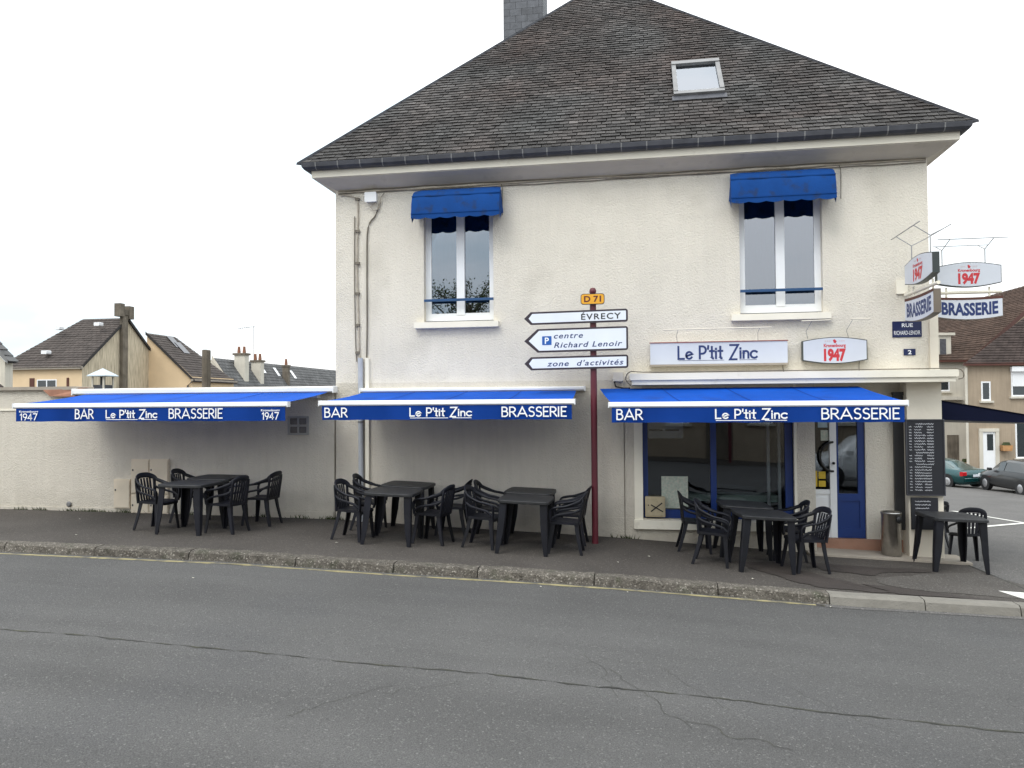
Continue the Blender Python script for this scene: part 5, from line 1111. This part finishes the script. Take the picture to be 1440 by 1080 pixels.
# C: distant terrace
hC = thing('grey_roofed_terrace', 'long terrace with grey roof and three tall chimneys beyond the awning', 'house', (-37, 60, 0))
rf = MB().box(-35.3, -35.15, 50, 78, 2.9, 3.1).build('roof', 'wall_pale', hC)
rows_roof(rf, (-35.2, 78, 3.1), (-35.2, 50, 3.1), (-37.3, 50, 6.05), (-37.3, 78, 6.05), 'roof_grey', .35, .5)
poly('gable_wall', 'wall_pale', hC, [(-39.6, 50, -3), (-35.3, 50, -3), (-35.3, 50, 3.1), (-37.3, 50, 6.0), (-39.6, 50, 3.1)]); poly('side_wall', 'wall_pale', hC, [(-35.3, 50, -3), (-35.3, 78, -3), (-35.3, 78, 3.1), (-35.3, 50, 3.1)])
MB().add([(-35.1, 49.9, 2.9), (-35.1, 49.9, 3.3), (-37.3, 49.9, 6.3), (-37.3, 49.9, 5.9)], [(0, 1, 2, 3)]).build('verge', 'wall_pale', rf, recalc=False)
def chim(parent, x, y, z0, z1, w_, m_, pots=2):
    c = MB().box(x - w_ / 2, x + w_ / 2, y - w_ * .35, y + w_ * .35, z0, z1).build('chimney', m_, parent)
    MB().box(x - w_ * .62, x + w_ * .62, y - w_ * .45, y + w_ * .45, z1, z1 + .18).build('chimney_cap', 'dark_concrete', c)
    for k in range(pots):
        px_ = x + (k - (pots - 1) / 2) * w_ * .5; MB().lathe([(.13, 0), (.16, .1), (.11, .55), (.14, .6), (.10, .62)], (px_, y, z1 + .18), 10).build('chimney_pot', 'brick_tile', c)
chim(hC, -36.35, 53.3, 3, 6.45, 1.05, 'wall_pale'); chim(hC, -36.2, 56.0, 3.4, 5.95, .95, 'wall_pale'); chim(hC, -36.0, 61.5, 3.4, 5.75, .62, 'dark_concrete', 1)
for (t_, yy) in ((.62, 57.8), (.55, 60.5), (.5, 64)):
    x = -35.2 - 2.1 * t_; z = 3.1 + 2.95 * t_; MB().add([(x, yy, z + .08), (x, yy + .55, z + .08), (x - .6, yy + .55, z + .92), (x - .6, yy, z + .92)], [(0, 1, 2, 3)]).build('skylight', 'pvc', hC, recalc=False)
an = thing('roof_antenna', 'thin television antenna on a mast above the distant terrace', 'antenna', (-36.6, 56, 5.5))
MB().tube([(-36.6, 56, 5.6), (-36.6, 56, 9.4)], .025, 6).build('mast', 'zinc', an); MB().tube([(-38.2, 56, 9.2), (-36.5, 56, 9.35)], .018, 6).build('boom', 'zinc', an)
for k in range(7): MB().tube([(-38.1 + k * .22, 55.7, 9.21 + k * .02), (-38.1 + k * .22, 56.3, 9.21 + k * .02)], .010, 5).build('element', 'zinc', an)
hD = thing('slate_roofed_house', 'low far house with dark slate roof beside the corner building', 'house', (-36, 84, 0))
rf = MB().box(-42, -33, 80.0, 80.2, 3.0, 3.2).build('roof', 'zinc', hD); rows_roof(rf, (-42, 80, 3.2), (-33, 80, 3.2), (-33, 84, 5.9), (-40.8, 84, 5.9), 'roof_black', .4, .6); poly('front_wall', 'wall_pale', hD, [(-42, 80.3, -4), (-33, 80.3, -4), (-33, 80.3, 3.2), (-42, 80.3, 3.2)])
hE = thing('small_gabled_house', 'tiny pinkish gable peeking above the far slate roof', 'house', (-38, 92, 0))
poly('gable_wall', 'peach_stained', hE, [(-39.6, 92, -4), (-36.2, 92, -4), (-36.2, 92, 6.0), (-37.9, 92, 7.6), (-39.6, 92, 6.0)])
MB().add([(-39.9, 91.8, 5.8), (-37.9, 91.8, 7.75), (-35.9, 91.8, 5.8), (-35.9, 91.8, 6.1), (-37.9, 91.8, 8.05), (-39.9, 91.8, 6.1), (-39.9, 96, 6.1), (-37.9, 96, 8.05), (-35.9, 96, 6.1)], [(0, 1, 4, 5), (1, 2, 3, 4), (5, 4, 7, 6), (4, 3, 8, 7)]).build('roof', 'roof_black', hE, recalc=False)
# F: small roof at far left
hF = thing('white_gabled_house', 'white gable and dark roof at the far left picture edge', 'house', (-23.5, 13, 0))
poly('side_wall', 'wall_pale', hF, [(-22.5, 12, -1), (-22.5, 12.35, -1), (-22.5, 12.35, 3.5), (-22.5, 12, 3.5)]); poly('front_wall', 'wall_pale', hF, [(-28, 12.02, -1), (-22.5, 12.02, -1), (-22.5, 12.02, 3.5), (-24.5, 12.02, 5.35), (-28, 12.02, 5.6)])
rf = MB().add([(-22.3, 11.9, 3.42), (-22.3, 11.9, 3.6), (-24.6, 11.9, 5.75), (-24.6, 11.9, 5.55)], [(0, 1, 2, 3)]).build('roof', 'zinc_light', hF, recalc=False)
rows_roof(rf, (-22.3, 12.4, 3.5), (-22.3, 11.9, 3.5), (-24.6, 11.9, 5.7), (-24.6, 12.4, 5.7), 'roof_grey', .3, .35)
hG = thing('dark_lean_to_roof', 'dark sloping outbuilding roof above the wall at the far left', 'outbuilding', (-20, 8, 0))
rf = MB().box(-19.2, -19.05, 8, 8.6, 2.1, 2.25).build('roof', 'zinc', hG); rows_roof(rf, (-18.95, 8.6, 2.15), (-18.95, 8, 2.15), (-21.2, 8, 4.0), (-21.2, 8.6, 4.0), 'roof_black', .25, .3); poly('wall', 'wall_pale', hG, [(-24, 8.05, -1), (-19.1, 8.05, -1), (-19.1, 8.05, 2.1), (-21.2, 8.05, 3.9), (-24, 8.05, 3.9)])
gz = thing('garden_pavilion', 'small pavilion with pale grey pyramid roof standing behind the low wall', 'pavilion', (-15.7, 8.4, 0))
mb = MB(); mb.add([(-16.1, 8.1, 2.80), (-15.5, 8.1, 2.80), (-15.5, 8.7, 2.80), (-16.1, 8.7, 2.80), (-15.8, 8.4, 3.02), (-16.1, 8.1, 2.775), (-15.5, 8.1, 2.775), (-15.5, 8.7, 2.775), (-16.1, 8.7, 2.775)], [(0, 1, 4), (1, 2, 4), (2, 3, 4), (3, 0, 4), (0, 1, 6, 5), (1, 2, 7, 6), (2, 3, 8, 7), (3, 0, 5, 8), (5, 6, 7, 8)]); mb.build('roof', 'zinc_roof', gz, recalc=False)
for x in (-15.98, -15.62):
    for y in (8.2, 8.6): MB().box(x - .02, x + .02, y - .02, y + .02, -.5, 2.77).build('post', 'wall_pale', gz)
MB().box(-15.85, -15.75, 8.35, 8.45, -.5, 2.77).build('flue', 'black', gz); MB().box(-15.98, -15.62, 8.2, 8.6, 1.9, 2.52).build('body', 'zinc', gz)
MB().box(-12.35, -12.20, 8, 8.2, -.6, 3.48, b=.02).build('concrete_post', 'dark_concrete', label='dark square concrete post standing behind the low wall', cat='post', org=(-12.27, 8.1, -.6))

# right hand houses across the side street
hT = thing('brown_house', 'brown rendered house with dark tiled roof across the side street', 'house', (17, 29.5, -2))
A0 = Vector((15.74, 29.21, 0)); du = Vector((.987, .16, 0)).normalized(); nn = Vector((du.y, -du.x, 0)); frT = lambda u, v, d=0: tuple(A0 + du * u + Vector((0, 0, v)) + nn * d)
WT = 11
poly('front_wall', 'wall_tan', hT, [frT(0, -3.5), frT(WT, -3.5), frT(WT, 3.75), frT(0, 3.75)]); poly('side_wall', 'wall_tan', hT, [frT(WT, -3.5), frT(WT, -3.5, -7), frT(WT, 3.75, -7), frT(WT, 3.75)])
rf = MB().prism([(-.2, 3.58), (WT, 3.58), (WT, 3.72), (-.2, 3.72)], frT, .12, .26).build('roof', 'fascia_brown', hT)
rows_roof(rf, frT(-.25, 3.66, .25), frT(WT, 3.66, .25), frT(WT, 8.6, -4.2), frT(8.6, 8.6, -4.2), 'roof_black', .22, .26)
win(hT, frT, .72, 1.18, 1.85, 2.80); win(hT, frT, 2.2, 3.7, 2.05, 3.5); win(hT, frT, 2.35, 3.9, -1.0, .95)
MB().prism([(2.15, 3.28), (3.75, 3.28), (3.75, 3.52), (2.15, 3.52)], frT, .03, .2).build('shutter_box', 'pvc', hT); MB().prism([(2.25, 2.55), (3.65, 2.55), (3.65, 3.28), (2.25, 3.28)], frT, .03, .06).build('roller_shutter', 'pvc', hT)
d_ = MB().prism([(.55, -2.2), (.72, -2.2), (.72, .32), (.55, .32)], frT, -.02, .08).prism([(1.35, -2.2), (1.52, -2.2), (1.52, .32), (1.35, .32)], frT, -.02, .08).prism([(.55, .32), (1.52, .32), (1.52, .48), (.55, .48)], frT, -.02, .09).build('door', 'wall_pale', hT)
MB().prism([(.72, -2.2), (1.35, -2.2), (1.35, .32), (.72, .32)], frT, -.1, .02).build('leaf', 'pvc', d_); MB().prism([(.95, -.6), (1.25, -.6), (1.25, .2), (.95, .2)], frT, .02, .03).build('pane', 'car_glass', d_)
MB().tube([frT(-.05, 3.5, .1), frT(-.05, 0, .1), frT(-.05, -3.4, .1)], .06, 6).build('downpipe', 'wall_pale', hT)
pb = thing('planter', 'small orange brown flower box on the brown house beside its door', 'planter', frT(1.6, -.55, .12)); MB().prism([(1.58, -.62), (2.0, -.62), (2.05, -.35), (1.53, -.35)], frT, .06, .3).build('box', 'plant_box', pb); MB().prism([(1.6, -.35), (1.98, -.35), (1.9, -.2), (1.7, -.2)], frT, .1, .26).build('plant', 'weed', pb)
hW = thing('white_house', 'pale house with brown tiled roof, dormer and gable left of the brown house', 'house', (17, 36, -2))
P0 = Vector((16.4, 33.2, 0)); uu = Vector((1.0, 2.9, 0)).normalized(); gu = Vector((.96, -.28, 0)).normalized()     # street side runs away, gable faces the camera
frS = lambda u, v, d=0: tuple(P0 - Vector((.94, -.33, 0)) * 0 + uu * u + Vector((0, 0, v)) + Vector((-uu.y, uu.x, 0)) * d)
# front (pale) wall: frontal facade left of the brown house
A1 = Vector((13.4, 34.8, 0)); d1 = Vector((.985, .17, 0)).normalized(); n1 = Vector((d1.y, -d1.x, 0)); frW = lambda u, v, d=0: tuple(A1 + d1 * u + Vector((0, 0, v)) + n1 * d)
poly('front_wall', 'wall_pale', hW, [frW(0, -4), frW(5.0, -4), frW(5.0, 4.25), frW(0, 4.25)])
rf = MB().prism([(-.2, 4.05), (5.0, 4.05), (5.0, 4.2), (-.2, 4.2)], frW, .15, .3).build('roof', 'fascia_brown', hW)
rows_roof(rf, frW(-.2, 4.15, .3), frW(5.05, 4.15, .3), frW(14.5, 9.9, -5), frW(3.2, 6.9, -5), 'roof_brown', .26, .30, deck=False)
gb = MB().add([frW(5.05, 4.0, .25), frW(5.05, 4.3, .25), frW(14.5, 10.1, -4.9), frW(14.5, 9.75, -4.9)], [(0, 1, 2, 3)]).build('verge', 'fascia_brown', rf, recalc=False)
poly('gable_wall', 'wall_gable', hW, [frW(5.05, -4, .15), frW(16, -4, -5.5), frW(16, 9.7, -5.5), frW(14.5, 9.7, -5), frW(5.05, 4.0, .15)])
win(hW, frW, 1.9, 2.6, 2.3, 3.6); win(hW, frW, 3.3, 3.9, 2.4, 3.5); win(hW, frW, 1.3, 2.2, -1.9, 1.0)
MB().prism([(3.7, -3), (4.35, -3), (4.35, -.1), (3.7, -.1)], frW, -.02, .04).build('door', 'dark_concrete', hW)
MB().prism([(.8, 1.9), (4.6, 1.9), (4.6, 2.1), (.8, 2.1)], frW, 0, .35).build('balcony', 'wall_pale', hW)
dm = MB().prism([(2.8, 4.0), (4.1, 4.0), (4.1, 5.6), (2.8, 5.6)], frW, -2.2, -.1).prism([(2.65, 5.6), (4.3, 5.6), (4.3, 5.75), (2.65, 5.75)], frW, -2.4, 0).build('dormer', 'wall_pale', hW)
MB().prism([(3.0, 4.2), (3.35, 4.2), (3.35, 5.4), (3.0, 5.4)], frW, -.09, -.07).prism([(3.45, 4.2), (3.8, 4.2), (3.8, 5.4), (3.45, 5.4)], frW, -.09, -.07).build('pane', 'glass_block', dm)
for u in (5.3, 6.1): MB().add([frW(u, 5.5, -1.25), frW(u + .35, 5.5, -1.25), frW(u + .95, 6.0, -1.85), frW(u + .6, 6.0, -1.85)], [(0, 1, 2, 3)]).build('skylight', 'glass_block', hW, recalc=False)
for u in (2.3, 4.4):
    pb = thing('planter', '%s orange flower box at the pale house behind the green car' % ('left' if u < 3 else 'right'), 'planter', frW(u, -1.9, .12)); MB().prism([(u, -2.0), (u + .6, -2.0), (u + .65, -1.65), (u - .05, -1.65)], frW, .06, .4).build('box', 'plant_box', pb); MB().prism([(u + .05, -1.65), (u + .5, -1.65), (u + .4, -1.45), (u + .1, -1.45)], frW, .1, .3).build('plant', 'weed', pb)

# ------------------------------------------------------------------ opposite side of the street, seen in the windows
def opposite(x0, x1, y, ze, zr, m_, label, ch):
    h_ = thing('opposite_house', label, 'house', ((x0 + x1) / 2, y - 3, 0), group='houses across the main road')
    fr = frame((x0, y, 0), u=(1, 0, 0), n=(0, 1, 0)); W_ = x1 - x0
    MB().box(x0, x1, y - 7, y, -1, ze).build('wall', m_, h_)
    rf = MB().add([(x0 - .2, y + .25, ze), (x1 + .2, y + .25, ze), (x1 + .2, y - 3.5, zr), (x0 - .2, y - 3.5, zr), (x1 + .2, y - 7.2, ze), (x0 - .2, y - 7.2, ze)], [(0, 1, 2, 3), (3, 2, 4, 5), (0, 3, 5), (1, 4, 2)]).build('roof', 'roof_black', h_, recalc=False)
    n_ = int(W_ // 2.6)
    for i in range(n_):
        u = (i + .5) * W_ / n_ - .45
        win(h_, fr, u, u + .9, 1.0, 2.3)
    MB().prism([(W_ * .5 - .5, -.4), (W_ * .5 + .5, -.4), (W_ * .5 + .5, 2.2), (W_ * .5 - .5, 2.2)], fr, 0, .05).build('door', 'dark_concrete', h_)
opposite(-3.5, 9.5, -19.8, 4.5, 5.5, 'wall_tan', 'low brown house across the main road, mirrored in the shop window', 0)
opposite(10.5, 24, -20.5, 4.9, 6.6, 'wall_pale', 'low pale house across the main road, mirrored beside the brown one', 0)
opposite(-26, -9.5, -21, 4.2, 5.2, 'wall_gable', 'low stained house across the main road, left of the tree', 0)
lp = thing('street_lamp', 'tall dark street lamp across the main road, mirrored in the shop window', 'street lamp', (3.2, -17.9, 0))
MB().tube([(3.2, -17.9, -.4), (3.2, -17.9, 4.6)], .06, 8).build('post', 'maroon', lp); MB().lathe([(.05, 0), (.18, .05), (.2, .3), (.1, .45), (0, .5)], (3.2, -17.9, 4.6), 12).build('lantern', 'pvc', lp)
tr = thing('street_tree', 'leafy tree across the main road, mirrored in the left upper window', 'tree', (-6.6, -17.2, .1))
MB().tube([(-6.6, -17.2, 0), (-6.55, -17.2, 2.6), (-6.7, -17.1, 5.8)], .17, 10, r2=.09).build('trunk', 'bark', tr)
rt = random.Random(11); lm = MB(); br = MB()
for i in range(34):
    a = rt.uniform(0, math.tau); z0 = rt.uniform(2.6, 5.7); ln = rt.uniform(1.3, 2.6); el = rt.uniform(.35, 1.25)
    p0 = Vector((-6.62, -17.15, z0)); p1 = p0 + Vector((math.cos(a) * math.cos(el), math.sin(a) * math.cos(el), math.sin(el))) * ln
    pm = p0.lerp(p1, .5) + Vector((rt.uniform(-.15, .15), rt.uniform(-.15, .15), rt.uniform(0, .15))); br.tube([p0, pm, p1], .035, 5, r2=.010)
    for k in range(170):
        t = rt.uniform(.3, 1.05); c = p0.lerp(p1, t) + Vector((rt.gauss(0, .14), rt.gauss(0, .14), rt.gauss(0, .12))); d = Vector((rt.uniform(-1, 1), rt.uniform(-1, 1), rt.uniform(-1, 1))).normalized(); e = d.cross(Vector((0, 0, 1)) if abs(d.z) < .9 else Vector((1, 0, 0))).normalized()
        lm.quad(c, c + d * .06 + e * .036, c + d * .13, c + d * .06 - e * .036)
br.build('limbs', 'bark', tr, recalc=False); lm.build('crown', 'leaf', tr, recalc=False)

scene.render.engine = 'CYCLES'
